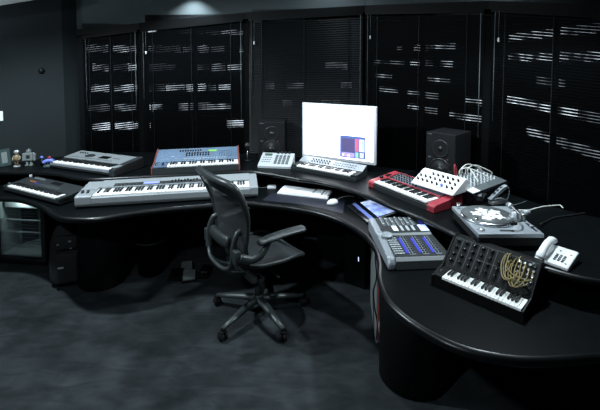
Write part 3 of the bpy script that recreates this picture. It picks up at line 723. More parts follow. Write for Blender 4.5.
# ---- pen display
loc, rz, L = base_frame((347.5, 206.5), (367, 224), ZL)
t = thing('pen_display', 'black pen display tablet with glowing blue picture, right of the mouse', 'tablet', (loc.x, loc.y, ZL), rz)
D = 0.36
b = MB(); b.prism([(0, 0), (0, 0.012), (D, 0.075), (D, 0.0)], 0, L, 'gblk', bev=0.004); b.build('housing', None, t)
Tp = face(0.0, 0.0125, D, 0.0755)
M['pd_blue'] = mat('tablet_screen', (0.3, 0.4, 0.9), 0.3, emit=1.0, ecol=(0.28, 0.40, 0.92)); M['pd_band'] = mat('tablet_band', (0.12, 0.16, 0.42), 0.3)
nt = M['pd_blue'].node_tree; nz = nt.nodes.new('ShaderNodeTexNoise'); nz.inputs['Scale'].default_value = 13; nz.inputs['Detail'].default_value = 5
rp = nt.nodes.new('ShaderNodeValToRGB'); rp.color_ramp.elements[0].position = 0.35; rp.color_ramp.elements[0].color = (0.10, 0.14, 0.34, 1)
rp.color_ramp.elements[1].position = 0.66; rp.color_ramp.elements[1].color = (0.75, 0.88, 1.0, 1); e = rp.color_ramp.elements.new(0.5); e.color = (0.26, 0.36, 0.62, 1)
tc = nt.nodes.new('ShaderNodeTexCoord'); nt.links.new(tc.outputs['Object'], nz.inputs['Vector']); nt.links.new(nz.outputs[0], rp.inputs[0]); nt.links.new(rp.outputs[0], nt.nodes['Principled BSDF'].inputs['Emission Color'])
b = MB(); b.box(0.03, L-0.025, 0.095, D-0.045, 0, 0.0015, 'pd_blue', T=Tp); b.build('screen', None, t)
b = MB(); b.box(0.01, L-0.01, 0.035, 0.062, 0, 0.0015, 'pd_band', T=Tp); b.build('button_band', None, t)
b = MB(); b.box(L, L+0.004, 0.04, D-0.01, 0.0, 0.006, 'lsilver', T=Tp); b.build('edge_trim', None, t)
p0 = at(398, 203.5, ZL); t2 = MB(); t2.box(-0.02, 0.02, -0.012, 0.012, 0, 0.03, 'redp', 0.003); o = t2.build('memory_card_reader', None, None, (p0.x+0.02, p0.y, ZL)); o.rotation_euler.z = -0.8
tag(o, 'tiny red card reader just right of the pen display', 'card reader')

# ---- mixing control surface
loc, rz, L = base_frame((388, 270.5), (452, 268), ZL)
t = thing('mixing_console', 'grey mixing control surface with blue-lit channel strips, beside the pen display', 'mixing console', (loc.x, loc.y, ZL), rz)
D = 0.485; L = 0.335
prof = [(0.0, 0.0), (0.0, 0.045), (0.02, 0.058), (0.26, 0.068), (0.275, 0.076), (D, 0.085), (D, 0.0)]
b = MB(); b.prism(prof, 0.045, L, 'mgrey', bev=0.002); b.build('body', None, t)
b = MB(); b.prism([(-0.004, 0.0), (-0.004, 0.03), (0.02, 0.06), (0.26, 0.071), (0.275, 0.079), (D, 0.088), (D, 0.0)], 0.0, 0.045, 'silver', bev=0.012); b.build('side_cheek', None, t)
b = MB(); b.box(L, L+0.01, 0.02, D, 0, 0.06, 'dgrey'); b.build('end_plate', None, t)
T1, T2 = face(0.02, 0.058, 0.26, 0.068), face(0.275, 0.0765, D, 0.0855)
b = MB(); b.box(0.045, L, 0.005, 0.235, 0, 0.0015, 'dgrey', T=T1); b.box(0.045, L, 0.004, 0.205, 0, 0.0015, 'dgrey', T=T2); b.build('face_panel', None, t)
for k in range(3):
    x = 0.115+0.072*k
    b = MB(); b.box(x+0.002, x+0.015, 0.035, 0.20, 0.0015, 0.004, 'strip', T=T1); b.build('lit_strip', None, t)
    b = MB(); b.box(x+0.0185, x+0.050, 0.02, 0.22, 0.0015, 0.003, 'silver', T=T1); b.build('channel_panel', None, t)
mb = MB(); mb.box(-0.005, 0.005, -0.005, 0.005, 0, 0.006, 'dgrey', 0.001)
knobs(t, 'channel_button', mb, [(0.115+0.072*k+0.026+0.016*c_, 0.032+0.022*r_, 0.003) for k in range(3) for c_ in range(2) for r_ in range(9)], T1)
mb = MB(); mb.box(-0.006, 0.006, -0.005, 0.005, 0, 0.006, 'lsilver', 0.001)
knobs(t, 'small_button', mb, [(0.056+0.014*c_, 0.03+0.024*r_, 0.0015) for c_ in range(4) for r_ in range(8)], T1)
b = MB(); b.lathe([(0.034, 0), (0.034, 0.006), (0.028, 0.012), (0.022, 0.008), (0, 0.008)], 'silver', 28, T1 @ Matrix.Translation((0.058, 0.218, 0.012)) @ Matrix.Diagonal((1, 1, 1, 1))); b.build('jog_wheel', None, t)
for k in range(7):
    x = 0.068+0.031*k; b = MB(); b.box(x, x+0.008, 0.09, 0.20, 0.0015, 0.004, 'silver', T=T2); b.box(x+0.012, x+0.02, 0.09, 0.20, 0.0015, 0.0035, 'mgrey', T=T2)
    b.build('fader_slot', None, t)
mb = MB(); mb.box(-0.005, 0.005, -0.007, 0.007, 0, 0.009, 'lsilver', 0.002)
knobs(t, 'fader_cap', mb, [(0.072+0.031*k, 0.105+0.02*(k*3 % 5), 0.004) for k in range(7)], T2)
for x0, x1 in ((0.115, 0.145), (0.165, 0.18), (0.20, 0.215), (0.235, 0.25)):
    b = MB(); b.box(x0, x1, 0.02, 0.085, 0.0015, 0.004, 'white' if x0 < 0.12 else 'lsilver', T=T2); b.build('label_strip', None, t)
b = MB(); b.box(L-0.055, L-0.004, 0.01, 0.09, 0.0015, 0.004, mat('meter_lit', (0.5, 0.6, 1), 0.4, emit=0.7, ecol=(0.45, 0.55, 1.0)), T=T2); b.build('meter_display', None, t)
b = MB(); b.box(L-0.03, L-0.012, 0.10, 0.195, 0.0015, 0.004, 'strip', T=T2); b.build('lit_strip', None, t)
for k in range(4):
    b = MB(); b.box(L+0.0101, L+0.0125, 0.05+0.05*k, 0.085+0.05*k, 0.015, 0.05, 'mgrey'); b.build('rear_socket', None, t)

# ---- red keyboard
loc, rz, L = base_frame((369, 186.5), (433, 213), ZU)
t = thing('synthesizer', 'bright red keyboard synthesizer angled on the raised shelf, right of the monitor', 'keyboard', (loc.x, loc.y, ZU), rz)
D = 0.27
b = MB(); b.prism([(0, 0), (0, 0.03), (0.01, 0.035), (0.13, 0.042), (0.135, 0.055), (D, 0.078), (D, 0)], 0.0, L, 'dgrey'); b.build('body', None, t)
for x0, x1, nm in ((-0.004, 0.055, 0), (L-0.05, L+0.015, 1)):
    b = MB(); b.prism([(-0.006, 0), (-0.006, 0.04), (0.01, 0.052), (0.13, 0.062), (D, 0.085), (D+0.004, 0.075), (D+0.004, 0)], x0, x1, 'red', bev=0.006); b.build('red_end', None, t)
b = MB(); b.prism([(D-0.012, 0.05), (D-0.012, 0.0795), (D+0.004, 0.082), (D+0.004, 0)], 0.0552, L-0.0602, 'red'); b.prism([(0.131, 0.043), (0.131, 0.064), (0.142, 0.066), (0.142, 0.05)], 0.0552, L-0.0602, 'red'); b.build('red_trim', None, t)
keys(t, 0.057, L-0.062, 0.004, 0.13, 0.054, 29, 0)
Tp = face(0.142, 0.0585, D, 0.0805)
mb = knob_mesh(0.0075, 0.014, 'blk', 'white'); knobs(t, 'knob', mb, [(0.10+0.028*k, 0.022+0.028*r_, 0) for k in range(9) for r_ in range(4)], Tp)
b = MB(); b.box(0.085, L-0.065, 0.004, 0.11, -0.002, 0.001, mat('knob_panel', (0.14, 0.16, 0.2), 0.45), T=Tp); b.build('knob_panel', None, t)
b = MB(); b.cyl((0.03, 0.10, 0.055), 0.014, 0.02, 'blk', 16); b.box(0.015, 0.045, 0.15, 0.20, 0.062, 0.075, 'blk', 0.003); b.build('pitch_stick', None, t)
RED = (loc, rz, L)
# ---- white knob module lying on the red keyboard
T0 = Matrix.Translation(loc) @ Matrix.Rotation(rz, 4, 'Z')
q0 = T0 @ Vector((0.31, 0.130, 0.086))
t = thing('synthesizer_module', 'white sloping desktop module with rows of black knobs, lying on the red keyboard', 'synthesizer module', q0, rz+math.radians(4))
W = 0.345
b = MB(); b.prism([(0.0, 0.0), (0.0, 0.012), (0.135, 0.088), (0.16, 0.09), (0.19, 0.06), (0.19, 0.0)], 0, W, 'white', bev=0.005); b.build('case', None, t)
Tp = face(0.0, 0.0125, 0.135, 0.0885)
mb = knob_mesh(0.008, 0.018, 'blk', 'white'); sp_ = [(0.032+0.040*k, 0.045+0.04*r_, 0) for k in range(8) for r_ in range(3) if not (r_ == 2 and k < 2)]
knobs(t, 'knob', mb, [q_ for q_ in sp_ if q_ != sp_[13]], Tp)
b = MB(); b.cyl(sp_[13], 0.009, 0.016, 'fblue', 14, T=Tp); tag(b.build('knob', None, t), 'blue knob')
b = MB()
for k in range(8): b.box(0.02+0.04*k, 0.045+0.04*k, 0.022, 0.025, 0, 0.0006, 'mgrey', T=Tp)
b.build('printed_lines', None, t)

# ---- small analogue mixer
a, bb = at(474, 205, ZU), at(514, 190.5, ZU); d = bb-a; rz = math.atan2(d.y, d.x); L = d.length*0.98
MX = Vector((1.075, 2.60, ZU)); rz = math.radians(38); L = 0.47
t = thing('audio_mixer', 'compact grey mixer with many silver knobs, sprouting cables, behind the white module', 'mixer', MX, rz)
D = 0.25
b = MB(); b.prism([(0.0, 0.0), (0.0, 0.075), (0.012, 0.085), (D, 0.130), (D+0.02, 0.12), (D+0.02, 0.0)], 0, L, 'gblk'); b.build('case', None, t)
Tp = face(0.012, 0.0855, D, 0.1305)
b = MB(); b.box(0.005, L-0.005, 0.0, D-0.014, 0, 0.003, 'mgrey', T=Tp); b.box(0.005, 0.10, 0.0, 0.06, 0.003, 0.005, 'white', T=Tp); b.build('face_panel', None, t)
mb = MB(); mb.lathe([(0.0085, 0), (0.0085, 0.005), (0.0055, 0.006), (0.005, 0.022), (0, 0.023)], 'lsilver', 10)
knobs(t, 'knob', mb, [(0.03+0.045*k, 0.06+0.027*r_, 0.003) for k in range(9) for r_ in range(6)], Tp)
b = MB()
for k in range(9): b.cyl((0.035+0.047*k, D-0.03, 0.003), 0.009, 0.012, 'dgrey', 12, T=Tp)
b.build('socket_row', None, t)
Tm = Matrix.Translation(MX) @ Matrix.Rotation(rz, 4, 'Z')
def cable(name, pts, r, m, label, cat='cable', group=None, n=5):
    b = MB(); b.tube(smooth(pts, n), r, m, 6); return tag(b.build(name), label, cat, group)
cable('audio_cable', [Tm @ Vector(p) for p in ((0.12, 0.225, 0.128), (0.12, 0.225, 0.19), (0.13, 0.23, 0.215), (0.15, 0.23, 0.185), (0.155, 0.23, 0.128))], 0.006, 'redp', 'red cable looping up out of the grey mixer')
for k, (x0, y0, x1, y1, h) in enumerate(((0.18, 0.22, 0.28, 0.06, 0.19), (0.22, 0.225, 0.40, 0.18, 0.20), (0.26, 0.22, 0.16, 0.07, 0.185), (0.30, 0.225, 0.44, 0.12, 0.185), (0.20, 0.23, 0.34, 0.21, 0.185))):
    cable('audio_cable', [Tm @ Vector(p) for p in ((x0, y0, 0.125), (x0+0.005, y0, h-0.02), (x0*0.65+x1*0.35, y0*0.65+y1*0.35, h), (x1, y1, h-0.05), (x1+0.005, y1, 0.115))], 0.0045, 'wcbl',
          'pale cable arching over the knobs of the grey mixer', 'cable', 'pale cables on the grey mixer')
for k in range(3):
    b = MB(); T = Tm @ Matrix.Translation((0.06+0.022*k, 0.232, 0.130)); b.cyl((0, 0, 0), 0.006, 0.055-0.006*k, 'blk', 10, T=T, bev=0.002); tag(b.build('jack_plug'), 'upright black jack plug standing in the back of the grey mixer', 'jack plug', 'jack plugs in the mixer')

# ---- hinged handheld thing behind the turntable
p0 = at(490, 204.5, ZU)
t = thing('stapler', 'pale grey hinged stapler-like tool lying open behind the turntable', 'tool', (p0.x, p0.y, ZU), math.radians(22))
b = MB(); b.prism([(0, 0), (0.0, 0.022), (0.10, 0.03), (0.135, 0.022), (0.135, 0)], -0.02, 0.02, 'lsilver', 'x', T=Matrix.Rotation(math.radians(-92), 4, 'Z'), bev=0.004); b.build('lower_arm', None, t)
b = MB(); T = Matrix.Translation((0.0, 0.0, 0.022)) @ Matrix.Rotation(math.radians(-100), 4, 'Z') @ Matrix.Rotation(math.radians(36), 4, 'X')
b.prism([(0, 0), (0.0, 0.018), (0.12, 0.026), (0.16, 0.016), (0.16, 0.0)], -0.016, 0.016, 'silver', 'x', T=T, bev=0.004); b.build('upper_arm', None, t)
b = MB()
for k in range(3): b.box(-0.008, 0.008, 0.05+0.03*k, 0.065+0.03*k, 0.022, 0.027, 'dgrey', T=T)
b.build('button_row', None, t)
b = MB(); b.tube(smooth([(0.125, -0.02, 0.11), (0.145, -0.02, 0.10), (0.15, -0.02, 0.06), (0.142, -0.01, 0.015)], 4), 0.002, 'lsilver', 6); b.build('wire_loop', None, t)
cable('white_cable', [at(511, 210, ZU+.005), at(519, 210, ZU+.005), at(528, 210.5, ZU+.005), at(537, 208, ZU+.005), at(546, 206.3, ZU+.005), at(555, 205.5, ZU+.005), at(560, 205.3, ZU+.005), at(563, 208, ZU+.005)], 0.0045, 'wcbl', 'longer white cable trailing over the desk to the right of the turntable')
cable('white_cable', [at(512, 205.5, ZU+.004), at(520, 203.5, ZU+.004), at(527, 200.8, ZU+.004)], 0.003, 'mgrey', 'short grey cable end behind the longer white cable')
cable('black_cable', [at(541, 224, ZU+.02), at(547, 221, ZU+.005), at(556, 217.5, ZU+.005), at(570, 215.5, ZU+.005), at(585, 213, ZU+.005)], 0.005, 'cbl', 'black cable running from the turntable along the shelf to the right')

# ---- turntable
loc, rz, L = base_frame((478, 249), (544, 249), ZU)
t = thing('turntable', 'silver record player with a dark white-blotched record, between mixer and telephone', 'turntable', (loc.x, loc.y, ZU), rz)
D = 0.39; hb = 0.080
b = MB(); b.box(0.004, L-0.004, 0.004, D-0.004, 0.013, hb-0.0225, 'rubber', 0.004)
for x in (0.04, L-0.04):
    for y in (0.05, D-0.05): b.cyl((x, y, 0), 0.022, 0.016, 'blk', 14)
b.build('base', None, t)
b = MB(); b.box(0, L, 0, D, hb-0.022, hb, 'silver', 0.003); b.build('deck', None, t)
pc = (L*0.42, D*0.56); R = 0.140
b = MB(); b.lathe([(R+0.006, 0), (R+0.006, 0.010), (R, 0.016), (0, 0.016)], 'chrome', 48, Matrix.Translation((pc[0], pc[1], hb))); pl = b.build('platter', None, t)
b = MB(); b.lathe([(R-0.004, 0.0162), (R-0.004, 0.018), (0.0, 0.0185)], mat('record', (0.10, 0.11, 0.115), 0.35), 48, Matrix.Translation((pc[0], pc[1], hb))); b.build('record', None, t)
b = MB(); rnd = random.Random(4)
for k in range(5):
    a_ = 2*math.pi*k/5+0.5; cx_, cy_ = pc[0]+0.058*math.cos(a_), pc[1]+0.058*math.sin(a_)
    pts = [(cx_+0.031*(1+0.28*math.sin(5*q_+k)+0.12*math.sin(9*q_))*math.cos(q_), cy_+0.031*(1+0.28*math.sin(5*q_+k)+0.12*math.sin(9*q_))*math.sin(q_)) for q_ in [2*math.pi*j/28 for j in range(28)]]
    b.prism(pts, hb+0.0186, hb+0.0196, 'white', 'z')
b.prism([(pc[0]+0.032*(1+0.15*math.sin(4*q_))*math.cos(q_), pc[1]+0.032*math.sin(q_)) for q_ in [2*math.pi*j/24 for j in range(24)]], hb+0.0186, hb+0.0192, 'white', 'z')
b.cyl((pc[0], pc[1], hb+0.018), 0.004, 0.014, 'chrome', 10)
b.build('record_blotches', None, t)
b = MB(); b.lathe([(0.036, 0), (0.036, 0.016), (0.026, 0.02), (0.024, 0.045), (0.0, 0.045)], 'steel', 24, Matrix.Translation((L-0.055, 0.19, hb))); b.build('tonearm_base', None, t)
b = MB(); b.tube(smooth([(L-0.055, 0.26, hb+0.055), (L-0.055, 0.19, hb+0.055), (L-0.06, 0.12, hb+0.05), (L-0.09, 0.06, hb+0.045), (L-0.13, 0.045, hb+0.04)], 5), 0.005, 'chrome', 8); b.cyl((L-0.055, 0.235, hb+0.055), 0.016, 0.035, 'steel', 18, axis='y'); b.box(L-0.155, L-0.122, 0.035, 0.055, hb+0.030, hb+0.045, 'blk', 0.002); b.build('tonearm', None, t)
b = MB(); b.box(L-0.03, L-0.01, 0.16, 0.22, hb, hb+0.04, 'steel', 0.004); b.cyl((L-0.02, 0.25, hb), 0.012, 0.035, 'blk', 14); b.cyl((L+0.0, 0.20, hb+0.035), 0.016, 0.03, 'lsilver', 14, axis='x'); b.build('arm_lift', None, t)
b = MB(); b.cyl((0.035, 0.05, hb), 0.020, 0.006, 'steel', 24); b.build('start_button', None, t)
b = MB(); b.cyl((0.032, D-0.035, hb), 0.014, 0.028, 'chrome', 18); b.build('cartridge_holder', None, t)
b = MB(); b.cyl((0.05, 0.15, hb), 0.012, 0.025, 'chrome', 16); b.build('strobe_lamp', None, t)
b = MB(); b.box(0.13, 0.20, 0.03, 0.045, hb, hb+0.003, 'dgrey', 0.001); b.build('speed_buttons', None, t)
b = MB(); b.box(L-0.03, L-0.018, 0.03, 0.13, hb, hb+0.003, 'dgrey'); b.box(L-0.034, L-0.014, 0.07, 0.085, hb+0.002, hb+0.012, 'silver', 0.002); b.build('pitch_slider', None, t)

# ---- telephone
a, bb = at(534, 260, ZU), at(566, 271.5, ZU); d = bb-a; rz = math.atan2(d.y, d.x); L = 0.185
t = thing('telephone', 'white desk telephone with its handset on the left side, on the raised shelf', 'telephone', (a.x, a.y, ZU), rz)
t.scale = (0.8, 0.8, 0.8)
D = 0.20
b = MB(); b.prism([(0, 0), (0, 0.022), (D-0.02, 0.06), (D, 0.05), (D, 0)], 0.0, L, 'white', bev=0.008); b.build('body', None, t)
Tp = face(0.0, 0.0225, D-0.02, 0.0605)
mb = MB(); mb.box(-0.0065, 0.0065, -0.005, 0.005, 0, 0.004, 'dgrey', 0.001)
knobs(t, 'dial_button', mb, [(0.098+0.021*k, 0.04+0.018*r_, 0) for k in range(3) for r_ in range(4)], Tp)
mb = MB(); mb.box(-0.005, 0.005, -0.003, 0.003, 0, 0.003, 'mgrey', 0.001); knobs(t, 'small_button', mb, [(0.16, 0.13, 0), (0.10, 0.14, 0), (0.16, 0.03, 0)], Tp)
b = MB(); T = Tp @ Matrix.Translation((0.038, 0.0, 0.0))
b.tube(smooth([(0, -0.012, 0.016), (0, 0.02, 0.034), (0, 0.10, 0.046), (0, 0.17, 0.034), (0, 0.20, 0.016)], 5), [0.026]*5+[0.022]*11+[0.027]*5, 'white', 14, T=T, flat=0.75, up=(0, 0, 1)); b.build('handset', None, t)
b = MB(); b.tube([(0.02+0.004*math.cos(k*1.3), -0.02-0.002*k, 0.006+0.004*math.sin(k*1.3)) for k in range(14)], 0.0015, 'mgrey', 5); b.build('handset_cord', None, t)

# ---- semi-modular synthesizer with patch cords
a, bb = at(431.5, 283, ZL), at(524, 322.5, ZL); d = bb-a; rz = math.atan2(d.y, d.x); L = d.length
t = thing('modular_synthesizer', 'black upright-panel synthesizer with small keys, patched with mustard cables, nearest the camera', 'synthesizer', (a.x, a.y, ZL), rz)
D = 0.285; ztop = 0.166; yt = 0.25
b = MB(); b.prism([(0, 0), (0, 0.036), (0.105, 0.042), (0.105, 0.052), (yt, ztop), (yt+0.03, ztop), (D, 0.03), (D, 0)], 0.010, L-0.010, 'blk'); b.build('case', None, t)
for x in (0.0, L-0.0099):
    b = MB(); b.prism([(-0.004, 0), (-0.004, 0.046), (0.10, 0.058), (yt-0.003, ztop+0.006), (yt+0.034, ztop+0.006), (D+0.002, 0.03), (D+0.002, 0)], x, x+0.0098, 'blk', bev=0.002); b.build('side_panel', None, t)
b = MB(); b.box(0.0101, 0.05, -0.002, 0.10, 0.036, 0.054, 'blk', 0.004); b.build('wheel_block', None, t)
b = MB(); b.cyl((0.022, 0.05, 0.047), 0.014, 0.012, 'dgrey', 16, axis='x'); b.build('mod_wheel', None, t)
keys(t, 0.052, L-0.012, 0.0, 0.095, 0.052, 22, 0)
Tp = face(0.105, 0.052, yt, ztop); PH = math.hypot(yt-0.105, ztop-0.052)
b = MB(); M['ms_line'] = mat('panel_print', (0.12, 0.135, 0.14), 0.5)
xs = [0.012+(L*0.64-0.012)*k/6 for k in range(7)]
for x in xs: b.box(x, x+0.0012, 0.02, PH-0.012, 0, 0.0006, 'ms_line', T=Tp)
b.box(0.012, L-0.012, PH-0.012, PH-0.0108, 0, 0.0006, 'ms_line', T=Tp); b.box(xs[3], L*0.78, PH*0.5, PH*0.5+0.001, 0, 0.0006, 'ms_line', T=Tp)
b.box(L*0.64, L*0.642, 0.02, PH-0.012, 0, 0.0006, 'ms_line', T=Tp); b.box(L*0.76, L*0.762, 0.02, PH-0.012, 0, 0.0006, 'ms_line', T=Tp)
b.build('panel_lines', None, t)
mb = knob_mesh(0.0095, 0.012, 'gblk', 'mgrey')
sp_ = [(0.035+0.043*k, PH-0.028-0.038*r_, 0) for k in range(5) for r_ in range(4)]
sp_ += [(L*0.64-0.02-0.0*r_, PH-0.075-0.035*r_, 0) for r_ in range(3)]+[(L*0.69+0.026*c_, PH-0.03-0.036*r_, 0) for r_ in range(4) for c_ in range(2)]
knobs(t, 'knob', mb, sp_, Tp)
mb = MB(); mb.lathe([(0.007, 0), (0.007, 0.004), (0.0035, 0.005), (0.0035, 0.003), (0, 0.003)], 'chrome', 12)
jk = [(L*0.79+0.022*c_, PH-0.03-0.026*r_, 0) for r_ in range(5) for c_ in range(4)]
knobs(t, 'jack_socket', mb, jk, Tp)
mb = MB(); mb.lathe([(0.009, 0), (0.008, 0.012), (0, 0.013)], 'mgrey', 16)
knobs(t, 'large_knob', mb, [(L-0.03, PH-0.025, 0), (L-0.03, PH-0.13, 0)], Tp, 'grey knob')
Tw = Matrix.Translation((a.x, a.y, ZL)) @ Matrix.Rotation(rz, 4, 'Z') @ Tp
rnd = random.Random(12)
for k in range(9):
    A_ = Vector((L*0.64+0.07*rnd.random(), PH*(0.45+0.48*rnd.random()), 0)); B_ = Vector((L*0.80+0.075*rnd.random(), PH*(0.30+0.6*rnd.random()), 0))
    out = 0.022+0.03*rnd.random(); lowy = PH*(0.02+0.30*rnd.random()); spr = 0.015*rnd.random()
    pts = [A_+Vector((0, 0, 0.002)), A_+Vector((-0.004, 0.002, out*0.8)), Vector((A_.x-spr, A_.y*0.55+lowy*0.45, out)), Vector((A_.x*0.72+B_.x*0.28, lowy+0.006, out+0.006)),
           Vector((A_.x*0.3+B_.x*0.7, lowy, out+0.004)), Vector((B_.x+spr, B_.y*0.5+lowy*0.5, out)), B_+Vector((0.002, 0.004, out*0.7)), B_+Vector((0, 0, 0.002))]
    cable('patch_cable', [Tw @ p for p in pts], 0.0023, 'yellow', 'mustard patch cable drooping in the tangle plugged into the black synthesizer', 'cable', 'mustard patch cables', 6)

# ------------------------------------------------------------------ small things on the far left of the shelf
def top(px, z=ZU, py=166): return at(px, py, z)
p0 = top(7, py=167)
t = thing('picture_card', 'small framed picture card leaning upright at the far left of the shelf', 'picture', (p0.x-0.04, p0.y, ZU), math.radians(62))
b = MB(); b.box(-0.035, 0.075, 0, 0.012, 0.0, 0.16, 'dgrey', 0.002, T=Matrix.Rotation(math.radians(-10), 4, 'X')); b.build('frame', None, t)
b = MB(); b.box(-0.03, 0.07, -0.002, 0.0, 0.005, 0.155, 'fgreen', T=Matrix.Rotation(math.radians(-10), 4, 'X')); b.box(0.0, 0.045, -0.003, -0.001, 0.03, 0.13, 'robo', T=Matrix.Rotation(math.radians(-10), 4, 'X')); b.build('print', None, t)
b = MB(); b.box(-0.05, -0.036, -0.004, 0.010, 0.0, 0.16, 'cream', 0.002, T=Matrix.Rotation(math.radians(-10), 4, 'X')); b.build('border', None, t)
def figure(px, py, h, mats, label, kind, rz=0.0):
    p0 = at(px, py, ZU); t = thing('toy_figure', label, 'figurine', (p0.x, p0.y, ZU), rz, 'toys along the raised shelf')
    s = h/0.13
    if kind == 'stand':
        b = MB(); b.cyl((0, 0, 0), 0.024*s, 0.008*s, mats[0], 16); b.build('plinth', None, t)
        b = MB(); b.tube([(-0.008*s, 0, 0.008*s), (-0.009*s, 0, 0.05*s)], 0.008*s, mats[1], 8); b.tube([(0.009*s, 0, 0.008*s), (0.008*s, 0, 0.05*s)], 0.008*s, mats[1], 8); b.build('legs', None, t)
        b = MB(); b.tube([(0, 0, 0.045*s), (0, 0, 0.06*s), (0, 0, 0.085*s), (0, 0, 0.098*s)], [0.014*s, 0.017*s, 0.022*s, 0.008*s], mats[2], 10)
        for sx in (-1, 1): b.tube(smooth([(sx*0.020*s, 0, 0.088*s), (sx*0.030*s, -0.004, 0.07*s), (sx*0.020*s, -0.016*s, 0.055*s)], 3), 0.006*s, mats[2], 8)
        b.build('torso', None, t)
        b = MB(); b.ball((0, 0, 0.113*s), 0.015*s, mats[3], 12, (1, 1, 1.15)); b.lathe([(0.017*s, 0), (0.019*s, 0.003*s), (0.012*s, 0.016*s), (0, 0.018*s)], mats[0], 12, Matrix.Translation((0, 0, 0.117*s))); b.build('head', None, t)
    return t
figure(17, 166.5, 0.145, ['lsilver', 'brown', 'skin', 'skin'], 'tan and brown toy figure on a pale round base, beside the leaning picture', 'stand')
# robot
p0 = at(29.5, 165.5, ZU); t = thing('toy_robot', 'stocky grey toy robot standing between the tan figure and the blue toy', 'figurine', (p0.x, p0.y, ZU), 0.1, 'toys along the raised shelf')
for sx in (-1, 1):
    b = MB(); b.box(sx*0.018-0.012, sx*0.018+0.012, -0.02, 0.016, 0, 0.012, 'robo', 0.004); b.box(sx*0.018-0.009, sx*0.018+0.009, -0.009, 0.009, 0.01, 0.05, 'robo', 0.003); b.build('leg', None, t)
    b = MB(); b.box(sx*0.046-0.009, sx*0.046+0.009, -0.012, 0.012, 0.045, 0.115, 'robo', 0.004); b.build('arm', None, t)
b = MB(); b.box(-0.036, 0.036, -0.02, 0.02, 0.048, 0.118, 'robo', 0.006); b.box(-0.014, 0.014, -0.022, -0.018, 0.07, 0.10, 'dgrey'); b.build('body', None, t)
b = MB(); b.box(-0.016, 0.016, -0.014, 0.014, 0.119, 0.148, 'robo', 0.005); b.cyl((0.0, 0, 0.147), 0.003, 0.012, 'chrome', 8); b.build('head', None, t)
# blue toy with red cap
p0 = at(48, 167.5, ZU); t = thing('toy_vehicle', 'small blue toy with a red top, right of the grey toy robot', 'toy', (p0.x, p0.y, ZU), 0.4, 'toys along the raised shelf')
b = MB(); b.lathe([(0.028, 0), (0.032, 0.012), (0.026, 0.026), (0, 0.028)], 'fgreen', 16, Matrix.Diagonal((1.3, 0.8, 1, 1))); b.build('base', None, t)
b = MB(); b.tube(smooth([(-0.035, 0, 0.045), (-0.01, 0, 0.06), (0.02, 0, 0.062), (0.045, 0, 0.052)], 3), 0.018, 'fblue', 10); b.tube([(0, 0, 0.02), (0, 0, 0.06)], 0.006, 'fblue', 8); b.build('body', None, t)
b = MB(); b.ball((0.012, 0, 0.088), 0.014, 'red', 12); b.build('cap', None, t)
p0 = at(42, 165.5, ZU); t = thing('toy_figure', 'tiny dark toy with a blue head, just left of the blue toy', 'figurine', (p0.x, p0.y, ZU), 0, 'toys along the raised shelf')
b = MB(); b.lathe([(0.014, 0), (0.016, 0.02), (0.010, 0.06), (0, 0.062)], 'blk', 14); b.build('body', None, t)
b = MB(); b.ball((0, 0, 0.074), 0.014, 'fblue', 12); b.build('head', None, t)

# wall switch and round sensor on the left wall
def on_wall(px, py):
    r = ray(px, py); dw = (C0-C1).normalized(); nw = Vector((-dw.y, dw.x, 0)); tt = (C0-Vector((0, 0, H))).dot(nw)/r.dot(nw)
    return Vector((0, 0, H))+r*tt, math.atan2(dw.y, dw.x)
p0, rw = on_wall(0.0, 116)
t = thing('light_switch', 'white light switch on the dark left wall', 'switch', p0, rw)
b = MB(); b.box(-0.04, 0.022, -0.010, -0.0005, -0.045, 0.045, 'white', 0.003); b.build('plate', None, t)
b = MB(); b.box(-0.012, 0.012, -0.015, -0.0102, -0.018, 0.018, 'white', 0.002); b.build('rocker', None, t)
p0, rw = on_wall(41.5, 71)
t = thing('wall_sensor', 'small round dark sensor high on the left wall', 'sensor', p0, rw)
b = MB(); b.lathe([(0.028, 0), (0.026, 0.010), (0, 0.014)], 'blk', 20, Matrix.Translation((0, -0.0005, 0)) @ Matrix.Rotation(math.pi/2, 4, 'X')); b.build('cover', None, t)

# ------------------------------------------------------------------ under the desks
# fridge
a, bb = at(-6, 264.5, 0), at(46, 268, 0); d = bb-a; rz = math.atan2(d.y, d.x); L = d.length
t = thing('mini_fridge', 'small black glass-door fridge with wire shelves under the left desk', 'fridge', (a.x, a.y, 0), rz)
D, Hf = 0.42, 0.66
b = MB(); M['fr_in'] = mat('fridge_liner', (0.34, 0.38, 0.38), 0.5)
b.box(0, 0.03, 0.03, D, 0.02, Hf, 'blk'); b.box(L-0.03, L, 0.03, D, 0.02, Hf, 'blk'); b.box(0.03, L-0.03, D-0.03, D, 0.02, Hf, 'blk'); b.box(0.03, L-0.03, 0.03, D-0.03, 0.02, 0.07, 'blk'); b.box(0.03, L-0.03, 0.03, D-0.03, Hf-0.05, Hf, 'blk')
b.build('cabinet', None, t)
b = MB(); b.box(0.031, L-0.031, D-0.05, D-0.0305, 0.071, Hf-0.051, 'fr_in'); b.box(0.031, 0.036, 0.05, D-0.05, 0.071, Hf-0.051, 'fr_in'); b.box(L-0.036, L-0.031, 0.05, D-0.05, 0.071, Hf-0.051, 'fr_in'); b.box(0.036, L-0.036, 0.05, D-0.05, 0.071, 0.076, 'fr_in'); b.build('liner', None, t)
for z in (0.17, 0.29, 0.40):
    b = MB()
    for k in range(5): b.box(0.037, L-0.037, 0.06+0.065*k, 0.063+0.065*k, z, z+0.003, 'mgrey')
    b.box(0.037, L-0.037, 0.05, 0.056, z-0.004, z+0.006, 'lsilver'); b.build('wire_shelf', None, t)
b = MB(); b.box(0.06, L-0.05, 0.07, D-0.06, Hf-0.16, Hf-0.07, 'white', 0.008); b.build('ice_box', None, t)
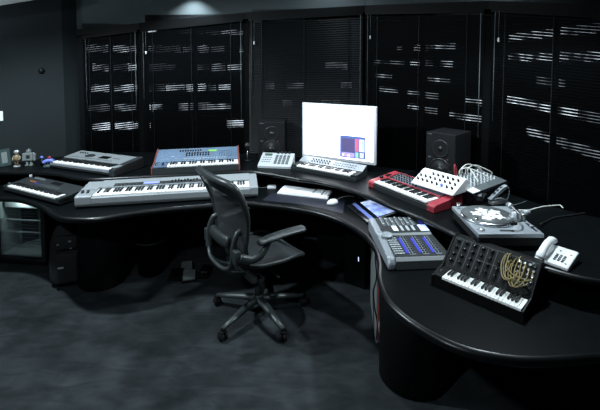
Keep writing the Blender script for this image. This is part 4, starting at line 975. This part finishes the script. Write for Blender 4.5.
b = MB(); b.box(0, 0.04, 0, 0.028, 0.03, Hf, 'gblk', 0.003); b.box(L-0.04, L, 0, 0.028, 0.03, Hf, 'gblk', 0.003); b.box(0.04, L-0.04, 0, 0.028, 0.03, 0.075, 'gblk'); b.box(0.04, L-0.04, 0, 0.028, Hf-0.06, Hf, 'gblk'); dr1 = b.build('door', None, t)
b = MB(); b.box(0.04, L-0.04, 0.010, 0.016, 0.075, Hf-0.06, 'glass'); b.build('glass_panel', None, dr1)
b = MB(); b.box(0.03, L-0.12, -0.014, -0.0005, Hf-0.045, Hf-0.028, 'steel', 0.004); b.build('handle', None, dr1)
fl_ = bpy.data.lights.new('fridge_fill', 'POINT'); fl_.energy = 1.3; fl_.color = (0.75, 1.0, 0.95); fl_.shadow_soft_size = 0.02  # added fill that brightens the interior, set out of sight behind the door header
fo = bpy.data.objects.new('fridge_fill', fl_); COL.objects.link(fo); fo.parent = t; fo.location = (L/2, 0.045, Hf-0.068)

# backpack
a = at(65, 289, 0)
t = thing('backpack', 'black backpack standing on the carpet between the fridge and the round column', 'bag', (a.x-0.02, a.y+0.10, 0), 0.35)
b = MB()
def bp(u, v):
    th = 2*math.pi*u; z = v
    prof = [(0.0, 0.0), (0.03, 0.86), (0.12, 1.0), (0.4, 1.03), (0.7, 0.95), (0.88, 0.74), (0.97, 0.4), (1.0, 0.0)]
    for (a0, r0), (a1, r1) in zip(prof, prof[1:]):
        if z <= a1: f = r0+(r1-r0)*((z-a0)/(a1-a0)); break
    ce_, se_ = math.cos(th), math.sin(th); e_ = 0.62
    return (0.135*f*math.copysign(abs(ce_)**e_, ce_), 0.10*f*math.copysign(abs(se_)**e_, se_)+0.03*z, 0.005+0.52*z)
b.grid(bp, 36, 20, 'fabric'); bmesh.ops.remove_doubles(b.bm, verts=b.bm.verts, dist=1e-4); b.build('body', None, t)
b = MB(); b.box(-0.085, 0.085, -0.130, -0.07, 0.05, 0.30, 'fabric', 0.028, 4); b.build('front_pocket', None, t)
b = MB(); b.box(-0.085, 0.085, -0.112, -0.05, 0.315, 0.43, 'fabric', 0.028, 4); b.build('top_pocket', None, t)
b = MB(); b.tube(smooth([(-0.05, 0.02, 0.50), (-0.045, 0.02, 0.545), (0.0, 0.02, 0.56), (0.045, 0.02, 0.545), (0.05, 0.02, 0.50)], 4), 0.009, 'fabric', 8); b.build('top_handle', None, t)
b = MB(); b.box(-0.055, -0.015, -0.132, -0.128, 0.185, 0.198, 'lsilver'); b.build('logo_patch', None, t)
b = MB(); b.box(0.02, 0.04, -0.116, -0.110, 0.385, 0.395, 'steel'); b.build('zip_pull', None, t)
b = MB(); b.box(-0.06, -0.045, -0.116, -0.110, 0.37, 0.38, 'steel'); b.build('zip_pull', None, t)
b = MB(); b.box(0.03, 0.045, -0.1185, -0.108, 0.33, 0.337, 'steel'); b.build('zip_pull', None, t)
b = MB(); b.tube(smooth([(0.13, 0.05, 0.40), (0.17, 0.06, 0.30), (0.165, 0.03, 0.15), (0.14, -0.02, 0.04), (0.13, -0.09, 0.008)], 5), 0.010, 'fabric', 8, flat=0.4); b.build('strap', None, t)

# waste bin
a = at(146, 279, 0)
t = thing('waste_bin', 'round black waste bin beside the round column under the left desk', 'bin', (a.x, a.y+0.12, 0))
b = MB(); b.lathe([(0.0, 0.004), (0.105, 0.004), (0.13, 0.29), (0.135, 0.29), (0.135, 0.30), (0.125, 0.30), (0.10, 0.012), (0.0, 0.012)], 'blk', 36); b.build('body', None, t)
b = MB(); b.tube([(0.134*math.cos(k*math.pi/14), 0.134*math.sin(k*math.pi/14), 0.298) for k in range(28)], 0.005, 'dgrey', 6, closed=True); b.build('rim', None, t)

# foot pedals
def pedal(px, py, label, w_, d_, rz, m, top_m):
    a = at(px, py, 0); t = thing('foot_pedal', label, 'pedal', (a.x, a.y, 0), rz, 'foot pedals on the carpet')
    b = MB(); b.box(-w_/2, w_/2, 0, d_, 0, 0.02, 'blk', 0.004); b.build('base', None, t)
    b = MB(); b.prism([(0.005, 0.021), (0.005, 0.034), (d_-0.01, 0.055), (d_-0.01, 0.021)], -w_/2+0.008, w_/2-0.008, top_m, bev=0.003); b.build('tread', None, t)
    return t
M['ped'] = mat('pedal_grey', (0.13, 0.15, 0.15), 0.5)
pedal(186.5, 274, 'grey-topped square foot pedal, further back of the two grey ones', 0.11, 0.13, 0.25, 'blk', 'ped')
pedal(189, 283, 'grey-topped square foot pedal, nearer of the two grey ones', 0.115, 0.12, 0.25, 'blk', 'ped')
pedal(174.5, 281, 'low black foot pedal left of the two grey-topped ones', 0.12, 0.12, 0.1, 'blk', 'blk')
t = pedal(203, 279, 'black foot pedal with small white marks, right of the two grey-topped ones', 0.09, 0.15, 0.0, 'blk', 'blk')
b = MB(); b.box(-0.028, -0.004, 0.035, 0.043, 0.0375, 0.0405, 'lsilver'); b.box(0.004, 0.026, 0.035, 0.043, 0.0375, 0.0405, 'lsilver'); b.build('white_marks', None, t)

# computers under the desk
t = thing('computer_tower', 'pale silver computer tower half hidden under the front of the middle desk', 'computer', (0.415, 2.50, 0), math.radians(-4))
b = MB(); b.box(0, 0.20, 0, 0.44, 0.012, 0.56, 'pcs', 0.006)
for x in (0.03, 0.17):
    for y in (0.04, 0.40): b.cyl((x, y, 0), 0.014, 0.013, 'rubber', 10)
b.build('case', None, t)
b = MB(); b.box(0.004, 0.196, -0.012, -0.0005, 0.02, 0.552, 'pcs', 0.004); b.box(0.03, 0.17, -0.015, -0.011, 0.42, 0.46, 'dgrey', 0.002); b.box(0.03, 0.17, -0.015, -0.011, 0.35, 0.39, 'dgrey', 0.002); b.build('front_panel', None, t)
b = MB(); b.box(0.002, 0.006, -0.016, -0.0122, 0.02, 0.552, 'lsilver'); b.build('edge_trim', None, t)
rnd = random.Random(3)
for k, (m_, lb) in enumerate((('cbl', 'black cable hanging beside the silver tower under the desk edge'), ('redp', 'red cable hanging beside the silver tower under the desk edge'), ('wcbl', 'pale cable hanging beside the silver tower under the desk edge'), ('orange', 'orange cable hanging beside the silver tower under the desk edge'), ('mgrey', 'grey cable hanging beside the silver tower under the desk edge'))):
    x, y = 0.40+0.014*k, 2.42-0.012*k
    cable('hanging_cable', [(x+rnd.uniform(-.012, .012), y+rnd.uniform(-.012, .012), z) for z in (0.695, 0.6, 0.5, 0.4, 0.3, 0.2, 0.09)], 0.005, m_, lb)
t = thing('computer_tower', 'black computer with a small white light, in the dark under the middle desk', 'computer', (0.27, 3.22, 0), math.radians(-35))
b = MB(); b.box(0, 0.19, 0, 0.20, 0.0, 0.42, 'blk', 0.006); b.build('case', None, t)
b = MB(); b.box(0.13, 0.136, -0.003, 0.001, 0.22, 0.255, 'ledb'); b.build('power_light', None, t)

# crumpled plastic bag under the right desk
a = at(572, 388, 0.25)
M['film'] = mat('clear_film', (0.75, 0.8, 0.82), 0.18, trans=0.85)
t = MB()
rnd = random.Random(9); ph = [rnd.uniform(0, 6) for _ in range(6)]
def crump(u, v):
    th, f = 2*math.pi*u, math.pi*v; r = 0.13*(1+0.22*math.sin(5*th+ph[0])*math.sin(3*f+ph[1])+0.14*math.sin(9*th+ph[2]+4*f)+0.1*math.sin(13*f+ph[3]))
    return (r*math.sin(f)*math.cos(th)*1.2, r*math.sin(f)*math.sin(th), 0.13-r*math.cos(f)*0.85)
t.grid(crump, 40, 24, 'film')
for f in t.bm.faces: f.smooth = False
tag(t.build('plastic_bag', None, None, (1.12, 1.60, 0.0)), 'crumpled clear plastic bag in the dark under the right desk', 'bag')

# ------------------------------------------------------------------ office chair
HUB = (-0.385, 2.81)
RZ = math.radians(-52)
t = thing('office_chair', 'graphite mesh office chair on castors, seen from behind, facing the desk', 'chair', (HUB[0], HUB[1], 0), RZ)
for k in range(5):
    an = math.radians(90+72*k)-RZ
    T = Matrix.Rotation(an, 4, 'Z')
    b = MB(); b.tube([(0.02, 0, 0.118), (0.12, 0, 0.112), (0.25, 0, 0.092), (0.34, 0, 0.078)], [0.030, 0.028, 0.023, 0.017], 'chairm', 10, flat=0.75, T=T); lg = b.build('base_leg', None, t)
    b = MB(); Tc = T @ Matrix.Translation((0.34, 0, 0.030)) @ Matrix.Rotation(0.8*k, 4, 'Z')
    for s_ in (-1, 1): b.cyl((0, s_*0.014-0.009, 0), 0.030, 0.018, 'rubber', 20, axis='y', T=Tc, bev=0.004)
    b.cyl((0, 0, 0.01), 0.008, 0.045, 'blk', 10, T=Tc); b.box(-0.02, 0.02, -0.022, 0.022, 0.022, 0.036, 'blk', 0.004, T=Tc); b.build('castor', None, lg)
b = MB(); b.cyl((0, 0, 0.09), 0.036, 0.06, 'chairm', 24, bev=0.006); b.cyl((0, 0, 0.14), 0.026, 0.13, 'chairm', 20); b.cyl((0, 0, 0.26), 0.015, 0.12, 'gblk', 16); b.build('gas_column', None, t)
b = MB(); b.box(-0.075, 0.075, -0.15, 0.10, 0.35, 0.425, 'blk', 0.02, 3); b.box(-0.20, 0.20, -0.16, -0.115, 0.36, 0.40, 'chairf', 0.012, 3); b.tube([(0.07, 0.02, 0.375), (0.20, 0.03, 0.365), (0.225, 0.03, 0.355)], [0.006, 0.006, 0.013], 'blk', 8); b.tube([(0.07, -0.06, 0.37), (0.19, -0.06, 0.36)], [0.006, 0.011], 'blk', 8); b.build('tilt_mechanism', None, t)
# seat
def seat_pt(a_):     # outline of the seat, a_ = 0..1
    th = 2*math.pi*a_; c_, s_ = math.cos(th), math.sin(th)
    x = 0.255*math.copysign(abs(c_)**0.55, c_); y = 0.235*math.copysign(abs(s_)**0.55, s_)+0.05
    return x*(1.0 if y > 0 else 0.93), y
def seat_z(x, y): return 0.478+0.010*(abs(x)/0.25)**2*1.6-0.055*max(0, (y-0.12)/0.14)**2*0.9-0.012*math.cos(y*7)
ol = [seat_pt(k/48) for k in range(48)]
b = MB(); b.tube([(x, y, seat_z(x, y)) for x, y in ol], 0.015, 'chairf', 10, closed=True, flat=1.0); b.build('seat_frame', None, t)
b = MB()
M['mesh'] = mat('chair_mesh', (0.022, 0.027, 0.03), 0.7, bump=0.4, bscale=900)
nt = M['mesh'].node_tree; pr = nt.nodes['Principled BSDF']; pr.inputs['Alpha'].default_value = 0.86
b.grid(lambda u, v: (lambda x, y: (x, y, seat_z(x, y)-0.010*(1-(v)**2)))(*(lambda p: (p[0]*v, (p[1]-0.05)*v+0.05))(seat_pt(u))), 48, 8, 'mesh'); b.build('seat_mesh', None, t)
# backrest: local y backwards is negative
def back_c(s):       # centre line of the back from waist (0) to top (1): (y, z, half width)
    P_ = [(-0.205, 0.50, 0.175), (-0.262, 0.60, 0.205), (-0.258, 0.72, 0.235), (-0.268, 0.84, 0.262), (-0.312, 0.96, 0.285), (-0.372, 1.075, 0.275)]
    f = s*5; i = min(int(f), 4); r = f-i; A_, B_ = P_[i], P_[i+1]; e = r*r*(3-2*r)*0.5+r*0.5
    return tuple(A_[k]+(B_[k]-A_[k])*e for k in range(3))
def back_pt(u, s):   # u -1..1
    y, z, w2 = back_c(s); return (u*w2, y+0.045*abs(u)**2.2, z+0.012*(1-u*u)*s)
edge = [back_pt(-1, k/12) for k in range(0, 13)]+[back_pt(-1+2*k/10, 1.0) for k in range(1, 10)]+[back_pt(1, k/12) for k in range(12, -1, -1)]+[back_pt(1-2*k/8, 0.0) for k in range(1, 8)]
edge = [Vector(p) for p in edge]
edge = [(edge[i-1]+edge[i]*2+edge[(i+1) % len(edge)])/4 for i in range(len(edge))]
rr = []
for p in edge: rr.append(0.014+0.010*max(0, (p.z-0.75)/0.3))
b = MB(); b.tube(edge, rr, 'chairf', 12, closed=True, up=(0, 1, 0)); b.build('back_frame', None, t)
b = MB(); b.grid(lambda u, v: back_pt((-1+2*u)*0.97, 0.02+0.955*v), 16, 20, 'mesh'); b.build('back_mesh', None, t)
b = MB(); b.grid(lambda u, v: Vector(back_pt((-1+2*u)*0.93, 0.86+0.12*v))+Vector((0, -0.012, 0)), 12, 4, 'chairf'); b.build('head_band', None, t)
b = MB(); b.tube(smooth([(-0.125, -0.275, 0.655), (-0.07, -0.298, 0.655), (0.0, -0.302, 0.655), (0.07, -0.298, 0.655), (0.125, -0.275, 0.655)], 4), [0.030]+[0.05]*15+[0.030], 'chairf', 14, flat=0.42, up=(0, 0, 1)); 
for v in b.bm.verts: v.co.z = 0.655+(v.co.z-0.655)*2.4*0.85; v.co.y = -0.295+(v.co.y+0.295)*0.55
b.build('lumbar_pad', None, t)
# yoke behind the back and arm supports
for sx in (-1, 1):
    b = MB(); b.tube(smooth([(sx*0.170, -0.235, 0.735), (sx*0.180, -0.262, 0.72), (sx*0.184, -0.285, 0.66), (sx*0.184, -0.295, 0.58), (sx*0.172, -0.300, 0.525)], 5), 0.015, 'chairm', 10, flat=1.4); b.build('back_support', None, t)
    b = MB(); b.tube(smooth([(sx*0.10, -0.318, 0.485), (sx*0.09, -0.26, 0.43), (sx*0.07, -0.16, 0.39), (sx*0.05, -0.10, 0.38)], 5), 0.014, 'chairm', 10); b.build('lower_brace', None, t)
    b = MB(); b.tube(smooth([(sx*0.245, -0.275, 0.60), (sx*0.27, -0.21, 0.575), (sx*0.282, -0.15, 0.59), (sx*0.28, -0.11, 0.625), (sx*0.278, -0.09, 0.66)], 5), [0.024]*5+[0.02]*16, 'chairf', 10, flat=1.2); b.box(sx*0.215-0.03, sx*0.215+0.03, -0.305, -0.265, 0.55, 0.64, 'chairf', 0.008, 3); b.build('arm_support', None, t)
    b = MB(); b.tube(smooth([(sx*0.268, -0.155, 0.668), (sx*0.275, -0.06, 0.680), (sx*0.285, 0.05, 0.688), (sx*0.298, 0.165, 0.690), (sx*0.300, 0.185, 0.688)], 5), [0.030]+[0.038]*3+[0.045]*13+[0.04, 0.034, 0.026, 0.016], 'chairf', 14, flat=0.45, up=(0, 0, 1)); b.build('armrest', None, t)
b = MB(); b.tube(smooth([(-0.176, -0.298, 0.54), (-0.155, -0.306, 0.508), (-0.10, -0.318, 0.485), (0.0, -0.322, 0.478), (0.10, -0.318, 0.485), (0.155, -0.306, 0.508), (0.176, -0.298, 0.54)], 5), 0.013, 'chairm', 10); b.build('cross_brace', None, t)
